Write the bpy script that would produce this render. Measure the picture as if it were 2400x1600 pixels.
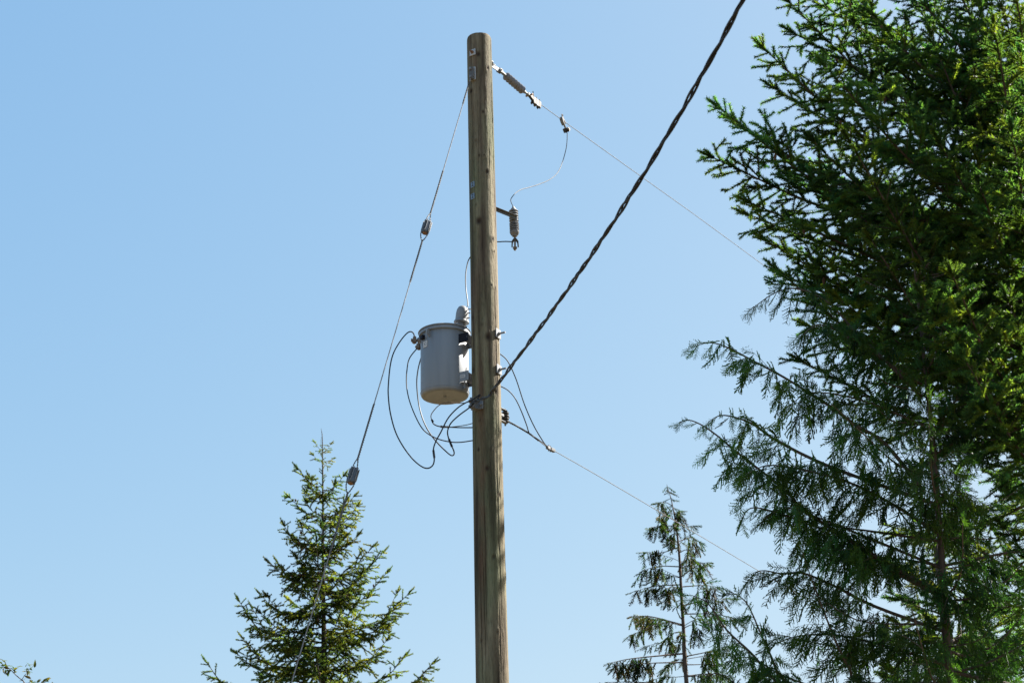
import bpy, math, random
import numpy as np
from mathutils import Matrix, Vector

# ------------------------------------------------------------------ camera, sky, sun, exposure
SC = bpy.context.scene
for o in list(bpy.data.objects): bpy.data.objects.remove(o)
C = SC.collection
PITCH, ROLL, FPX, CAMZ = math.radians(21.9), math.radians(-1.3), 4076.0, 1.6
cam_d = bpy.data.cameras.new('camera'); cam = bpy.data.objects.new('camera', cam_d); C.objects.link(cam)
cam_d.sensor_width = 36; cam_d.lens = FPX/2400*36; cam_d.clip_start = .1; cam_d.clip_end = 6000
CM = (Matrix.Rotation(math.pi/2+PITCH, 3, 'X') @ Matrix.Rotation(ROLL, 3, 'Z'))
cam.matrix_world = Matrix.Translation((0, 0, CAMZ)) @ CM.to_4x4()
cam_d.dof.use_dof = True; cam_d.dof.focus_distance = 16.2; cam_d.dof.aperture_fstop = 4.5
SC.camera = cam
SC.render.resolution_x, SC.render.resolution_y = 1024, 682

SUN_AZ, SUN_EL = math.radians(63), math.radians(43)
w = bpy.data.worlds.new('World'); SC.world = w; w.use_nodes = True
nt = w.node_tree; bg = nt.nodes['Background']
sky = nt.nodes.new('ShaderNodeTexSky'); sky.sky_type = 'NISHITA'; sky.sun_disc = False
sky.sun_elevation = SUN_EL; sky.sun_rotation = SUN_AZ
sky.air_density = 1.0; sky.dust_density = 2.0; sky.ozone_density = 0.0; sky.altitude = 200
sp = nt.nodes.new('ShaderNodeSeparateColor'); cb_ = nt.nodes.new('ShaderNodeCombineColor'); nt.links.new(sky.outputs[0], sp.inputs[0])
for i_, (pw, ml) in enumerate(((.789, .518), (.507, .888), (.244, 1.532))):      # film-like response of the clear sky, one curve for the whole dome
    a_ = nt.nodes.new('ShaderNodeMath'); a_.operation = 'POWER'; a_.inputs[1].default_value = pw; nt.links.new(sp.outputs[i_], a_.inputs[0])
    b_ = nt.nodes.new('ShaderNodeMath'); b_.operation = 'MULTIPLY'; b_.inputs[1].default_value = ml; nt.links.new(a_.outputs[0], b_.inputs[0]); nt.links.new(b_.outputs[0], cb_.inputs[i_])
nt.links.new(cb_.outputs[0], bg.inputs[0]); bg.inputs[1].default_value = 0.10
sd = bpy.data.lights.new('sun', 'SUN'); sun = bpy.data.objects.new('sun', sd); C.objects.link(sun)
sd.energy = 5.0; sd.angle = math.radians(.53); sd.color = (1, .95, .87)
S = Vector((math.sin(SUN_AZ)*math.cos(SUN_EL), math.cos(SUN_AZ)*math.cos(SUN_EL), math.sin(SUN_EL)))
sun.rotation_euler = S.to_track_quat('Z', 'Y').to_euler(); sun.location = (8, 20, 30)
SC.view_settings.view_transform = 'Standard'; SC.view_settings.look = 'None'
SC.view_settings.exposure = 1.985; SC.view_settings.gamma = 1
SC.render.engine = 'CYCLES'
SC.cycles.max_bounces = 8; SC.cycles.transparent_max_bounces = 4

# ------------------------------------------------------------------ helpers
A = np.array
CMn = A(CM); CAM = A([0, 0, CAMZ])
def nrm(v):
    v = np.asarray(v, float); return v/max(np.linalg.norm(v), 1e-9)
def ray(px, py):
    return CMn @ A([(px-1200)/FPX, (800-py)/FPX, -1.0])
def at(px, py, Y):
    d = ray(px, py); return CAM + d*(Y/d[1])
def proj(p):
    q = CMn.T @ (np.asarray(p)-CAM)
    return 1200-FPX*q[0]/q[2], 800+FPX*q[1]/q[2]
def plane_hit(px, py, P, d2):
    """point where the pixel's ray meets the vertical plane through P along horizontal direction d2"""
    n = A([-d2[1], d2[0], 0]); d = ray(px, py)
    return CAM + d*(np.dot(n, P-CAM)/np.dot(n, d))
def catmull(pts, n=8):
    P = [np.asarray(p, float) for p in pts]
    P = [2*P[0]-P[1]]+P+[2*P[-1]-P[-2]]
    out = []
    for i in range(1, len(P)-2):
        for t in np.linspace(0, 1, n, endpoint=False):
            a, b, c, d = P[i-1:i+3]
            out.append(.5*((2*b)+(c-a)*t+(2*a-5*b+4*c-d)*t*t+(3*b-a-3*c+d)*t**3))
    out.append(P[-2]); return A(out)
def frames(P):
    T = np.gradient(P, axis=0); T /= np.maximum(np.linalg.norm(T, axis=1, keepdims=True), 1e-9)
    u = nrm(np.cross(T[0], [0.13, .31, 1] if abs(T[0][2]) < .9 else [1, .2, 0])); U = []
    for t in T:
        u = nrm(u-t*np.dot(u, t)); U.append(u)
    U = A(U); return T, U, np.cross(T, U)

class MB:
    def __init__(s): s.v = []; s.f = []; s.n = 0
    def add(s, V, F):
        s.v.append(np.asarray(V, float)); s.f += [[i+s.n for i in f] for f in F]; s.n += len(V); return s
    def tube(s, P, r, n=8, cap=True):
        P = np.asarray(P, float); T, U, W = frames(P)
        r = np.broadcast_to(np.asarray(r, float), (len(P),))
        a = np.linspace(0, 2*math.pi, n, endpoint=False)
        V = (P[:, None]+r[:, None, None]*(np.cos(a)[None, :, None]*U[:, None]+np.sin(a)[None, :, None]*W[:, None])).reshape(-1, 3)
        F = [[i*n+j, i*n+(j+1) % n, (i+1)*n+(j+1) % n, (i+1)*n+j] for i in range(len(P)-1) for j in range(n)]
        if cap: F += [list(range(n))[::-1], [(len(P)-1)*n+j for j in range(n)]]
        return s.add(V, F)
    def box(s, c, ax, h):
        ax = [nrm(a) for a in ax]
        V = [np.asarray(c)+sx*h[0]*ax[0]+sy*h[1]*ax[1]+sz*h[2]*ax[2] for sx in (-1, 1) for sy in (-1, 1) for sz in (-1, 1)]
        return s.add(V, [[0, 1, 3, 2], [4, 6, 7, 5], [0, 4, 5, 1], [2, 3, 7, 6], [0, 2, 6, 4], [1, 5, 7, 3]])
    def lathe(s, prof, o, axis, n=32):
        axis = nrm(axis); u = nrm(np.cross(axis, [0.2, 1, 0.1])); v = np.cross(axis, u)
        a = np.linspace(0, 2*math.pi, n, endpoint=False); V = []; m = len(prof)
        for r, z in prof:
            for t in a: V.append(np.asarray(o)+axis*z+r*(math.cos(t)*u+math.sin(t)*v))
        F = [[i*n+j, i*n+(j+1) % n, (i+1)*n+(j+1) % n, (i+1)*n+j] for i in range(m-1) for j in range(n)]
        if prof[0][0] > 1e-6: F.append(list(range(n))[::-1])
        if prof[-1][0] > 1e-6: F.append([(m-1)*n+j for j in range(n)])
        return s.add(V, F)
    def prism(s, poly, o, u, v, wv, d):
        u, v, wv = nrm(u), nrm(v), nrm(wv); k = len(poly); o = np.asarray(o)
        V = [o+a*u+b*v+wv*e for e in (-d/2, d/2) for a, b in poly]
        F = [list(range(k))[::-1], [k+i for i in range(k)]]+[[i, (i+1) % k, k+(i+1) % k, k+i] for i in range(k)]
        return s.add(V, F)
    def helix(s, P, R, r, lay, k, phase=0., n=6, step=None):
        P = np.asarray(P, float); L = np.concatenate([[0], np.cumsum(np.linalg.norm(np.diff(P, axis=0), axis=1))])
        step = step or lay/14; t = np.linspace(0, L[-1], max(int(L[-1]/step), 6))
        Q = A([np.interp(t, L, P[:, i]) for i in range(3)]).T
        T, U, W = frames(Q); a = 2*math.pi*(t/lay+k)+phase
        R = np.broadcast_to(R, a.shape)
        return s.tube(Q+(R*np.cos(a))[:, None]*U+(R*np.sin(a))[:, None]*W, r, n)

ORG = {}
def obj(name, mb, mat, parent=None, smooth=True, bevel=0):
    me = bpy.data.meshes.new(name); V = np.concatenate(mb.v)
    root = parent
    off = ORG.get(parent.name, A([0, 0, 0.])) if parent else None
    o = bpy.data.objects.new(name, me)
    if parent is None:
        off = A([V[:, 0].mean(), V[:, 1].mean(), V[:, 2].min()]); o.location = off
    me.from_pydata([tuple(p) for p in V-off], [], mb.f); me.materials.append(mat)
    if smooth:
        me.polygons.foreach_set('use_smooth', [True]*len(me.polygons))
        me.set_sharp_from_angle(angle=math.radians(40))
    C.objects.link(o); ORG[o.name] = off
    if parent: o.parent = parent
    if bevel:
        b = o.modifiers.new('bevel', 'BEVEL'); b.width = bevel; b.segments = 2; b.limit_method = 'ANGLE'
    return o
def tag(o, label=None, cat=None, group=None, kind=None):
    if label: o['label'] = label
    if cat: o['category'] = cat
    if group: o['group'] = group
    if kind: o['kind'] = kind
    return o
def thing(name, loc, label, cat, group=None):
    o = bpy.data.objects.new(name, None); C.objects.link(o); o.location = loc; o.empty_display_size = .2
    ORG[o.name] = np.asarray(loc, float); return tag(o, label, cat, group)

# ------------------------------------------------------------------ materials
def newmat(name):
    m = bpy.data.materials.new(name); m.use_nodes = True; return m, m.node_tree, m.node_tree.nodes['Principled BSDF']
def ramp(nt, stops):
    r = nt.nodes.new('ShaderNodeValToRGB'); e = r.color_ramp.elements
    while len(e) < len(stops): e.new(.5)
    for i, (p, c) in enumerate(stops): e[i].position = p; e[i].color = (*c, 1)
    return r
def noise(nt, scale, detail=4, vec=None, sc=(1, 1, 1)):
    n = nt.nodes.new('ShaderNodeTexNoise'); n.inputs['Scale'].default_value = scale; n.inputs['Detail'].default_value = detail
    tc = nt.nodes.new('ShaderNodeTexCoord'); mp = nt.nodes.new('ShaderNodeMapping'); mp.inputs['Scale'].default_value = sc
    nt.links.new(tc.outputs['Object'], mp.inputs[0]); nt.links.new(mp.outputs[0], n.inputs['Vector']); return n
def simple(name, c1, c2, rough=.5, metal=0., scale=20., bump=.0, sc=(1, 1, 1), spec=.5):
    m, t, b = newmat(name); n = noise(t, scale, 5, sc=sc); r = ramp(t, [(.35, c1), (.65, c2)])
    t.links.new(n.outputs[0], r.inputs[0]); t.links.new(r.outputs[0], b.inputs['Base Color'])
    b.inputs['Roughness'].default_value = rough; b.inputs['Metallic'].default_value = metal
    b.inputs['Specular IOR Level'].default_value = spec
    if bump:
        bp = t.nodes.new('ShaderNodeBump'); bp.inputs['Strength'].default_value = bump; bp.inputs['Distance'].default_value = .004
        t.links.new(n.outputs[0], bp.inputs['Height']); t.links.new(bp.outputs[0], b.inputs['Normal'])
    return m
M = {}
M['galv'] = simple('galvanised_steel', (.15, .16, .172), (.21, .22, .232), .65, .2, 60)
M['guy'] = simple('guy_strand', (.06, .062, .065), (.10, .102, .105), .7, .0, 60, spec=.12)
M['strand'] = simple('bright_guy_strand', (.20, .20, .205), (.27, .27, .275), .7, .0, 60, spec=.12)
M['insul'] = simple('blue_grey_glaze', (.055, .07, .09), (.075, .09, .11), .4, 0, 30)
M['bare'] = simple('bare_wire', (.014, .015, .018), (.028, .029, .032), .6, .0, 60, spec=.15)
M['steel_paint'] = simple('weathered_steel', (.085, .088, .09), (.12, .123, .123), .65, .1, 40)
M['alu'] = simple('aluminium_strand', (.15, .15, .153), (.20, .20, .20), .7, .0, 80, spec=.15)
M['dark_metal'] = simple('dark_hardware', (.02, .019, .018), (.06, .052, .044), .6, .3, 60)
M['tank'] = simple('grey_tank_paint', (.19, .208, .23), (.225, .242, .262), .42, 0, 14, spec=.4, sc=(1, 1, .09))
M['guard'] = simple('grey_plastic', (.20, .205, .21), (.24, .245, .25), .5, 0, 20)
M['porcelain'] = simple('grey_porcelain', (.13, .135, .146), (.17, .174, .184), .35, 0, 20)
M['polymer'] = simple('grey_polymer', (.13, .13, .14), (.165, .165, .175), .5, 0, 30)
M['black'] = simple('black_insulation', (.008, .009, .012), (.014, .015, .018), .5, 0, 60, spec=.25)
M['bronze'] = simple('bronze_clamp', (.12, .08, .05), (.20, .15, .10), .5, .3, 70)
M['copper'] = simple('tarnished_copper', (.12, .075, .05), (.19, .13, .09), .55, .3, 60)
M['plate_black'] = simple('black_plate', (.006, .007, .014), (.010, .011, .02), .55, 0, 30, spec=.15)
M['white'] = simple('white_sticker', (.50, .52, .55), (.60, .61, .62), .5, 0, 40)
M['tag_blue'] = simple('blue_tag', (.14, .20, .28), (.20, .27, .34), .5, .1, 40)
M['ink'] = simple('black_ink', (.01, .01, .01), (.02, .02, .02), .6, 0, 40)
M['rust'] = simple('rusty_and_warm_lit_steel', (.16, .08, .045), (.30, .18, .11), .7, .3, 60)
M['bark'] = simple('fir_bark', (.03, .021, .015), (.07, .048, .035), .9, 0, 30, .8, (1, 1, .3))
M['cedar_bark'] = simple('cedar_bark', (.05, .035, .026), (.11, .08, .062), .9, 0, 40, .8, (1, 1, .15))
M['cone'] = simple('cone_scales', (.06, .032, .02), (.13, .07, .04), .8, 0, 90)
# pole timber: streaked colour, knots, painted groove shade and rust stains carried by vertex attributes
def pole_mat():
    m, t, b = newmat('pole_timber'); L = t.links.new
    n1 = noise(t, 16, 6, sc=(1, 1, .05)); r1 = ramp(t, [(.30, (.052, .037, .026)), (.42, (.115, .090, .061)), (.54, (.185, .154, .103)), (.70, (.29, .248, .170))])
    L(n1.outputs[0], r1.inputs[0])
    n2 = noise(t, 3.5, 3, sc=(1, 1, .25)); r2 = ramp(t, [(.42, (0, 0, 0)), (.62, (1, 1, 1))]); L(n2.outputs[0], r2.inputs[0])
    mx = t.nodes.new('ShaderNodeMixRGB'); mx.blend_type = 'MIX'; L(r2.outputs[0], mx.inputs[0]); L(r1.outputs[0], mx.inputs[1])
    gr = t.nodes.new('ShaderNodeMixRGB'); gr.blend_type = 'MULTIPLY'; gr.inputs[0].default_value = 1; L(r1.outputs[0], gr.inputs[1]); gr.inputs[2].default_value = (.70, .86, .74, 1)
    L(gr.outputs[0], mx.inputs[2])
    n3 = noise(t, 120, 4, sc=(1, 1, .12)); r3 = ramp(t, [(.30, (.55, .55, .55)), (.52, (1, 1, 1))]); L(n3.outputs[0], r3.inputs[0])
    m3 = t.nodes.new('ShaderNodeMixRGB'); m3.blend_type = 'MULTIPLY'; m3.inputs[0].default_value = .75; L(mx.outputs[0], m3.inputs[1]); L(r3.outputs[0], m3.inputs[2])
    a1 = t.nodes.new('ShaderNodeAttribute'); a1.attribute_name = 'stain'
    m4 = t.nodes.new('ShaderNodeMixRGB'); m4.inputs[2].default_value = (.13, .062, .04, 1); L(a1.outputs['Fac'], m4.inputs[0]); L(m3.outputs[0], m4.inputs[1])
    a2 = t.nodes.new('ShaderNodeAttribute'); a2.attribute_name = 'knot_groove_shade'
    m5 = t.nodes.new('ShaderNodeMixRGB'); m5.inputs[2].default_value = (.035, .022, .015, 1); L(a2.outputs['Fac'], m5.inputs[0]); L(m4.outputs[0], m5.inputs[1])
    L(m5.outputs[0], b.inputs['Base Color']); b.inputs['Roughness'].default_value = .85; b.inputs['Specular IOR Level'].default_value = .2
    bp = t.nodes.new('ShaderNodeBump'); bp.inputs['Strength'].default_value = .9; bp.inputs['Distance'].default_value = .009
    ad = t.nodes.new('ShaderNodeMath'); L(n1.outputs[0], ad.inputs[0]); L(n3.outputs[0], ad.inputs[1]); L(ad.outputs[0], bp.inputs['Height']); L(bp.outputs[0], b.inputs['Normal'])
    return m
M['pole'] = pole_mat()
def leaf_mat(name, trans=.42, rough=.5, tm=(3.0, 2.8, .8)):
    m = bpy.data.materials.new(name); m.use_nodes = True; t = m.node_tree; t.nodes.clear(); L = t.links.new
    a = t.nodes.new('ShaderNodeAttribute'); a.attribute_name = 'col'
    p = t.nodes.new('ShaderNodeBsdfPrincipled'); p.inputs['Roughness'].default_value = rough; p.inputs['Specular IOR Level'].default_value = .12
    L(a.outputs['Color'], p.inputs['Base Color'])
    hs = t.nodes.new('ShaderNodeMixRGB'); hs.blend_type = 'MULTIPLY'; hs.inputs[0].default_value = 1; hs.inputs[2].default_value = (*tm, 1); L(a.outputs['Color'], hs.inputs[1])
    tr = t.nodes.new('ShaderNodeBsdfTranslucent'); L(hs.outputs[0], tr.inputs[0])
    mx = t.nodes.new('ShaderNodeMixShader'); mx.inputs[0].default_value = trans; L(p.outputs[0], mx.inputs[1]); L(tr.outputs[0], mx.inputs[2])
    o = t.nodes.new('ShaderNodeOutputMaterial'); L(mx.outputs[0], o.inputs[0]); return m
M['needle'] = leaf_mat('needles', .47, tm=(3.1, 2.95, .8)); M['scale'] = leaf_mat('cedar_scales', .36, tm=(2.1, 2.9, .8)); M['leaf'] = leaf_mat('broad_leaves', .4)

# ------------------------------------------------------------------ ground
def ground():
    m, t, b = newmat('dry_grass_ground'); n = noise(t, .6, 8); r = ramp(t, [(.3, (.058, .042, .016)), (.5, (.095, .066, .026)), (.7, (.135, .095, .042))])
    t.links.new(n.outputs[0], r.inputs[0]); t.links.new(r.outputs[0], b.inputs['Base Color']); b.inputs['Roughness'].default_value = .95
    n2 = noise(t, 12, 5); bp = t.nodes.new('ShaderNodeBump'); bp.inputs['Distance'].default_value = .06; t.links.new(n2.outputs[0], bp.inputs['Height']); t.links.new(bp.outputs[0], b.inputs['Normal'])
    k = 60; xs = np.concatenate([np.linspace(-3000, -80, 8), np.linspace(-70, 70, k), np.linspace(80, 3000, 8)]); N = len(xs); rng = np.random.default_rng(1)
    V = [(x, y, -.05+.06*math.sin(x*.31+1)*math.cos(y*.23)+.02*rng.random()) for y in xs for x in xs]
    F = [[j*N+i, j*N+i+1, (j+1)*N+i+1, (j+1)*N+i] for j in range(N-1) for i in range(N-1)]
    o = obj('ground', MB().add(V, F), m); tag(o, kind='structure')
ground()

# ------------------------------------------------------------------ utility pole
PY = 15.0
pb, ptop = at(1154, 1600, PY), at(1123, 84, PY)
sl = (ptop[0]-pb[0])/(ptop[2]-pb[2])
PX = lambda z: pb[0]+sl*(z-pb[2])
PTOP = ptop[2]-.02
PR = lambda z: .121+(.1435-.121)*(PTOP-z)/(PTOP-pb[2])
def paxis(z): return A([PX(z), PY, z])
pole = thing('utility_pole', (PX(0), PY, 0), 'tall round weathered timber utility pole carrying the grey transformer', 'utility pole')
knots = [(1121,127.5,9,1),(1104.5,214,9,1),(1132,262,6,1),(1143,160,9,.8),(1142,402,9,1),(1122.7,518,13,1),(1123,364,5,1),(1135,364,4,1),(1155,560,8,1),(1158,590,6,.7),(1144,789,13,1),
 (1108.7,745,9,.8),(1110,868,11,.75),(1152,668,5,1),(1161,675,5,1),(1122,1053,6,1),(1142,1097,8,1),(1161,918,9,.8),(1172.7,1012,7,.9),(1170,1159,9,.9),(1156.5,1304,8,.6),(1187,1348,7,.7),(1125,985,5,.5),(1150,1052,4,.5),(1130,760,6,.5),(1166,1480,6,.6),(1128,1500,7,.5),(1115,330,7,.5),(1116,480,6,.5)]
stains = [(1126,965,13,160,.75),(1130,1110,11,60,.8),(1131,1200,10,50,.65),(1130,1325,12,80,.8),(1112,150,9,60,.35),(1128,1460,9,90,.4),(1108,250,8,60,.3),(1118,700,10,90,.3)]
def surf(px, py):
    """angle and height on the pole surface seen at a pixel"""
    z = at(px, py, PY-.1)[2]; d = ray(px, py); r = PR(z)
    # ray / cylinder in plan
    c = A([PX(z), PY]); o = CAM[:2]-c; dd = d[:2]; a = dd@dd; bq = o@dd; cq = o@o-r*r; disc = bq*bq-a*cq
    tt = (-bq-math.sqrt(max(disc, 0)))/a; p = CAM+d*tt
    return math.atan2(p[1]-PY, p[0]-PX(p[2])), p[2], p
def pole_shaft():
    rng = np.random.default_rng(5); nA = 168
    zs = np.concatenate([np.linspace(-.3, pb[2]-.4, 14), np.arange(pb[2]-.35, PTOP-.035, .016)])
    th = np.linspace(0, 2*math.pi, nA, endpoint=False)
    Z, T = np.meshgrid(zs, th, indexing='ij'); r = PR(Z)*(1+.012*np.sin(2*T+Z*.7)+.008*np.sin(3*T-Z*1.3))
    cr = np.zeros_like(r); kn = np.zeros_like(r); st = np.zeros_like(r)
    for i in range(90):           # drying checks: long narrow grooves
        t0 = rng.uniform(0, 2*math.pi); z0 = rng.uniform(3, PTOP); L = rng.uniform(.25, 1.5); wd = rng.uniform(.018, .034)
        dt = np.angle(np.exp(1j*(T-t0-.03*np.sin(Z*3+i)-.012*np.sin(Z*11+2*i))))
        cr = np.maximum(cr, np.exp(-(dt/wd)**2)*np.clip(1.2-np.abs(Z-z0)/L*1.2, 0, 1)*rng.uniform(.3, 1))
    for px, py, s, k in knots:
        t0, z0, _ = surf(px, py); s = s/255
        dt = np.angle(np.exp(1j*(T-t0)))*PR(z0); d = np.sqrt((dt/(s*.62))**2+((Z-z0)/(s*.85))**2)
        kn = np.maximum(kn, k*np.clip(1.35-d, 0, 1)); r = r+.006*np.exp(-(d/1.7)**2)-.010*np.exp(-(d/.6)**2)
    for px, py, sx, sy, k in stains:
        t0, z0, _ = surf(px, py); dt = np.angle(np.exp(1j*(T-t0-.05*np.sin(Z*9))))*PR(z0)
        d = np.sqrt((dt/(sx/255))**2+((Z-z0)/(sy/255))**2); st = np.maximum(st, k*np.clip(1.2-d, 0, 1)*(.7+.3*np.sin(Z*70+T*40)))
    r = r-.010*cr; kn = np.maximum(kn, .75*cr*(cr > .25))
    V = np.stack([PX(Z)+r*np.cos(T), PY+r*np.sin(T), Z], -1).reshape(-1, 3); n = len(zs)
    F = [[i*nA+j, i*nA+(j+1) % nA, (i+1)*nA+(j+1) % nA, (i+1)*nA+j] for i in range(n-1) for j in range(nA)]
    # worn saw-cut top
    rt = r[-1]*(1+.012*np.sin(5*th)+.008*np.sin(13*th+1)); extra = [(.99, .020), (.955, .031), (.88, .035), (.5, .037)]; base = (n-1)*nA; kk = kn.reshape(-1); ss = st.reshape(-1)
    for f, dz in extra:
        V = np.concatenate([V, np.stack([PX(zs[-1])+f*rt*np.cos(th), PY+f*rt*np.sin(th), np.full(nA, zs[-1]+dz)], -1)])
        nb = len(V)-nA; F += [[base+j, base+(j+1) % nA, nb+(j+1) % nA, nb+j] for j in range(nA)]; base = nb
        kk = np.concatenate([kk, np.zeros(nA)]); ss = np.concatenate([ss, np.full(nA, .25)])
    F.append([base+j for j in range(nA)])
    o = obj('shaft', MB().add(V, F), M['pole'], pole)
    for nm, a in (('knot_groove_shade', kk), ('stain', ss)):
        at_ = o.data.attributes.new(nm, 'FLOAT', 'POINT'); at_.data.foreach_set('value', a.astype(np.float32))
pole_shaft()

AZ = math.radians(31.6); LD = A([math.sin(AZ), math.cos(AZ), 0.])      # the line's direction, away to the right
UP = A([0, 0, 1.]); LS = np.cross(LD, UP)                               # sideways of the line
def onpole(px, py): t, z, p = surf(px, py); n = A([math.cos(t), math.sin(t), 0]); return p, n, np.cross(UP, n)
def hexnut(mb, p, ax, r, L):
    mb.lathe([(r, 0), (r, L)], p, ax, 6)
M['shade_lifted_galv'] = simple('shade_lifted_steel', (.34, .36, .38), (.44, .46, .48), .5, .1, 60)  # galvanised steel lightened in colour for hardware on the pole's shaded side
def washer(px, py, hs, boltL, name='square_washer', mat='galv', nd=None):
    p, n, s = onpole(px, py)
    if nd is not None:
        n = nrm(nd); s = np.cross(UP, n); p = paxis(p[2])+n*PR(p[2])
    wsh = obj(name, MB().box(p+n*.006, (s, UP, n), (hs, hs, .004)), M[mat], pole, False, .002)
    mb = MB(); hexnut(mb, p+n*.010, n, .017, .018); mb.tube([p+n*.01, p+n*(.03+boltL)], .009, 10); obj('bolt', mb, M['rust'] if boltL < .04 else M['galv'], wsh)
    return p, n, s
washer(1106.5, 124.5, .034, .02, mat='shade_lifted_galv', nd=-LD)
BD = nrm([.88, -.475, 0])                                                # transformer mounting bolts run this way
washer(1166, 782, .045, .05, nd=BD); washer(1171, 868, .045, .05, nd=BD)
# guy attachment: curved plate with hook
gp, gn, gs = onpole(1105, 176); gn = -LD; gs = np.cross(UP, gn); gp = paxis(gp[2])+gn*PR(gp[2])
gh = obj('guy_hook_plate', MB().box(gp+gn*.007, (gs, UP, gn), (.032, .072, .006)), M['shade_lifted_galv'], pole, False, .003)
mb = MB(); mb.prism([(-.022, .06), (.022, .06), (.026, -.02), (.02, -.075), (-.02, -.075), (-.026, -.02)], gp+gn*.03, gs, UP, gn, .03); obj('hook', mb, M['steel_paint'], gh, False, .004)
for k_, r_ in ((.04, .016), (-.05, .013)):
    mb = MB(); hexnut(mb, gp+gn*.045+UP*k_, gn, r_, .015); obj('bolt', mb, M['galv'], gh)
# number tags, each a blue-grey plate with a dark 2
def text_mesh(txt, size, o3, u, v, nrmv, mat, parent, name='numeral'):
    cu = bpy.data.curves.new('t', 'FONT'); cu.body = txt; cu.size = size; cu.align_x = 'CENTER'; cu.align_y = 'CENTER'; cu.extrude = .0006
    to = bpy.data.objects.new('t', cu); C.objects.link(to); bpy.context.view_layer.update()
    me = bpy.data.meshes.new_from_object(to.evaluated_get(bpy.context.evaluated_depsgraph_get())); bpy.data.objects.remove(to); bpy.data.curves.remove(cu)
    V = A([x.co[:] for x in me.vertices]); F = [list(p.vertices) for p in me.polygons]
    W = np.asarray(o3)+V[:, :1]*u+V[:, 1:2]*v+V[:, 2:3]*nrmv
    bpy.data.meshes.remove(me); return obj(name, MB().add(W, F), mat, parent, False)
for py in (433, 460.5):
    p, n, s = onpole(1108.5, py); tg = obj('number_tag', MB().box(p+n*.004, (s, UP, n), (.024, .029, .0025)), M['tag_blue'], pole, False, .001)
    text_mesh('2', .058, p+n*.0075, s, UP, n, M['ink'], tg)

# ------------------------------------------------------------------ primary dead-end: insulator, clamp, conductor
def lp(px, py): return plane_hit(px, py, paxis(8), LD)
ins = thing('strain_insulator', lp(1153, 155), 'grey ribbed strain insulator strung between pole top and dead-end clamp', 'insulator')
a, b = lp(1153, 154), lp(1171, 166); d = nrm(b-a); v = nrm(np.cross(LS, d))
mb = MB(); mb.box((a-d*.16+b)/2, (d, LS, v), (np.linalg.norm(b-a+d*.16)/2, .005, .022)); mb.box(a+UP*.035-LD*.05, (LD, LS, UP), (.05, .02, .006)); obj('bracket_strap', mb, M['galv'], ins, False, .002)
mb = MB(); hexnut(mb, a+UP*.02+LD*.0, LD, .018, .02); mb.tube([a+UP*.02-LD*.1, a+UP*.028+LD*.06], .009, 8); obj('bolt', mb, M['galv'], ins)
c1, c2 = lp(1186.5, 179), lp(1222.5, 210); dd = nrm(c2-c1); L = np.linalg.norm(c2-c1)
mb = MB(); mb.tube([b-d*.02, b+(c1-b)*.5], .012, 8); mb.box(b+d*.01, (d, LS, v), (.022, .022, .018)); mb.tube([b+(c1-b)*.4, c1-dd*.005], .016, 10); obj('ball_fitting', mb, M['galv'], ins)
mb = MB(); mb.tube([b-LS*.035, b+LS*.035], .008, 8); mb.tube([b-v*.03, b+v*.035], .006, 6); obj('clevis_pin', mb, M['dark_metal'], ins)
obj('core', MB().lathe([(.019, -.02), (.021, 0), (.021, L), (.019, L+.03)], c1, dd, 20), M['polymer'], ins)
for i in range(7):
    z = L*i/6
    obj('shed', MB().lathe([(.022, z-.013), (.032, z-.008), (.043, z+.004), (.0445, z+.007), (.043, z+.009), (.03, z+.006), (.022, z+.010)], c1, dd, 28), M['polymer'], ins)
e1 = lp(1239.5, 223); e2 = lp(1265, 243)
mb = MB(); mb.lathe([(.017, 0), (.018, .05), (.012, .06)], c2+dd*.01, dd, 12); mb.tube([c2+dd*.05, e1], .012, 10); mb.box(e1-dd*.012, (dd, LS, UP), (.02, .018, .012)); obj('eye_fitting', mb, M['galv'], ins)
cl = thing('dead_end_clamp', e1, 'dark bolted dead-end clamp gripping the upper line past the insulator', 'clamp')
v2 = nrm(np.cross(LS, nrm(e2-e1))); d2 = nrm(e2-e1); L2 = np.linalg.norm(e2-e1)
mb = MB(); mb.box((e1+e2)/2+v2*.004, (d2, LS, v2), (L2/2+.01, .015, .012)); mb.prism([(-.02, 0), (L2+.01, 0), (L2, -.05), (L2*.55, -.062), (L2*.3, -.03)], e1, d2, v2, LS, .03); obj('body', mb, M['dark_metal'], cl, False, .002)
for k in (.35, .62, .9):
    q = e1+d2*L2*k; mb = MB(); mb.tube([q+LS*.012+v2*.035, q+LS*.012-v2*.075], .006, 6); mb.tube([q-LS*.014+v2*.03, q-LS*.014-v2*.07], .006, 6); hexnut(mb, q+LS*.012-v2*.066, v2, .013, .014); hexnut(mb, q-LS*.014-v2*.06, v2, .013, .014); obj('u_bolt', mb, M['dark_metal'] if k != .62 else M['galv'], cl)
obj('pin', MB().tube([e1+d2*.005-LS*.04, e1+d2*.005+LS*.045], .009, 8), M['rust'], cl)
mb = MB(); s0 = lp(1249.5, 229); mb.tube(catmull([e1+d2*L2*.8, s0, s0+UP*.045+LD*.004, s0+UP*.075]), .005, 6); obj('wire_tail', mb, M['dark_metal'], cl)
def span(p0, pxs, zslope_end, Lend, name, label, r, cat='wire', group=None, kk=None):
    P = [p0]+[lp(*q) for q in pxs]; dl = P[-1]-P[0]; h = np.linalg.norm(dl[:2]); sl_ = dl[2]/h
    far = P[-1].copy(); seg = 2.
    for i in range(int(Lend/seg)):
        far = far+LD*seg+UP*seg*(sl_+(zslope_end-sl_)*i/(Lend/seg)); P.append(far.copy())
    return tag(obj(name, MB().tube(catmull(P, 6), r, 8), M['alu']), label, cat, group)
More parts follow.
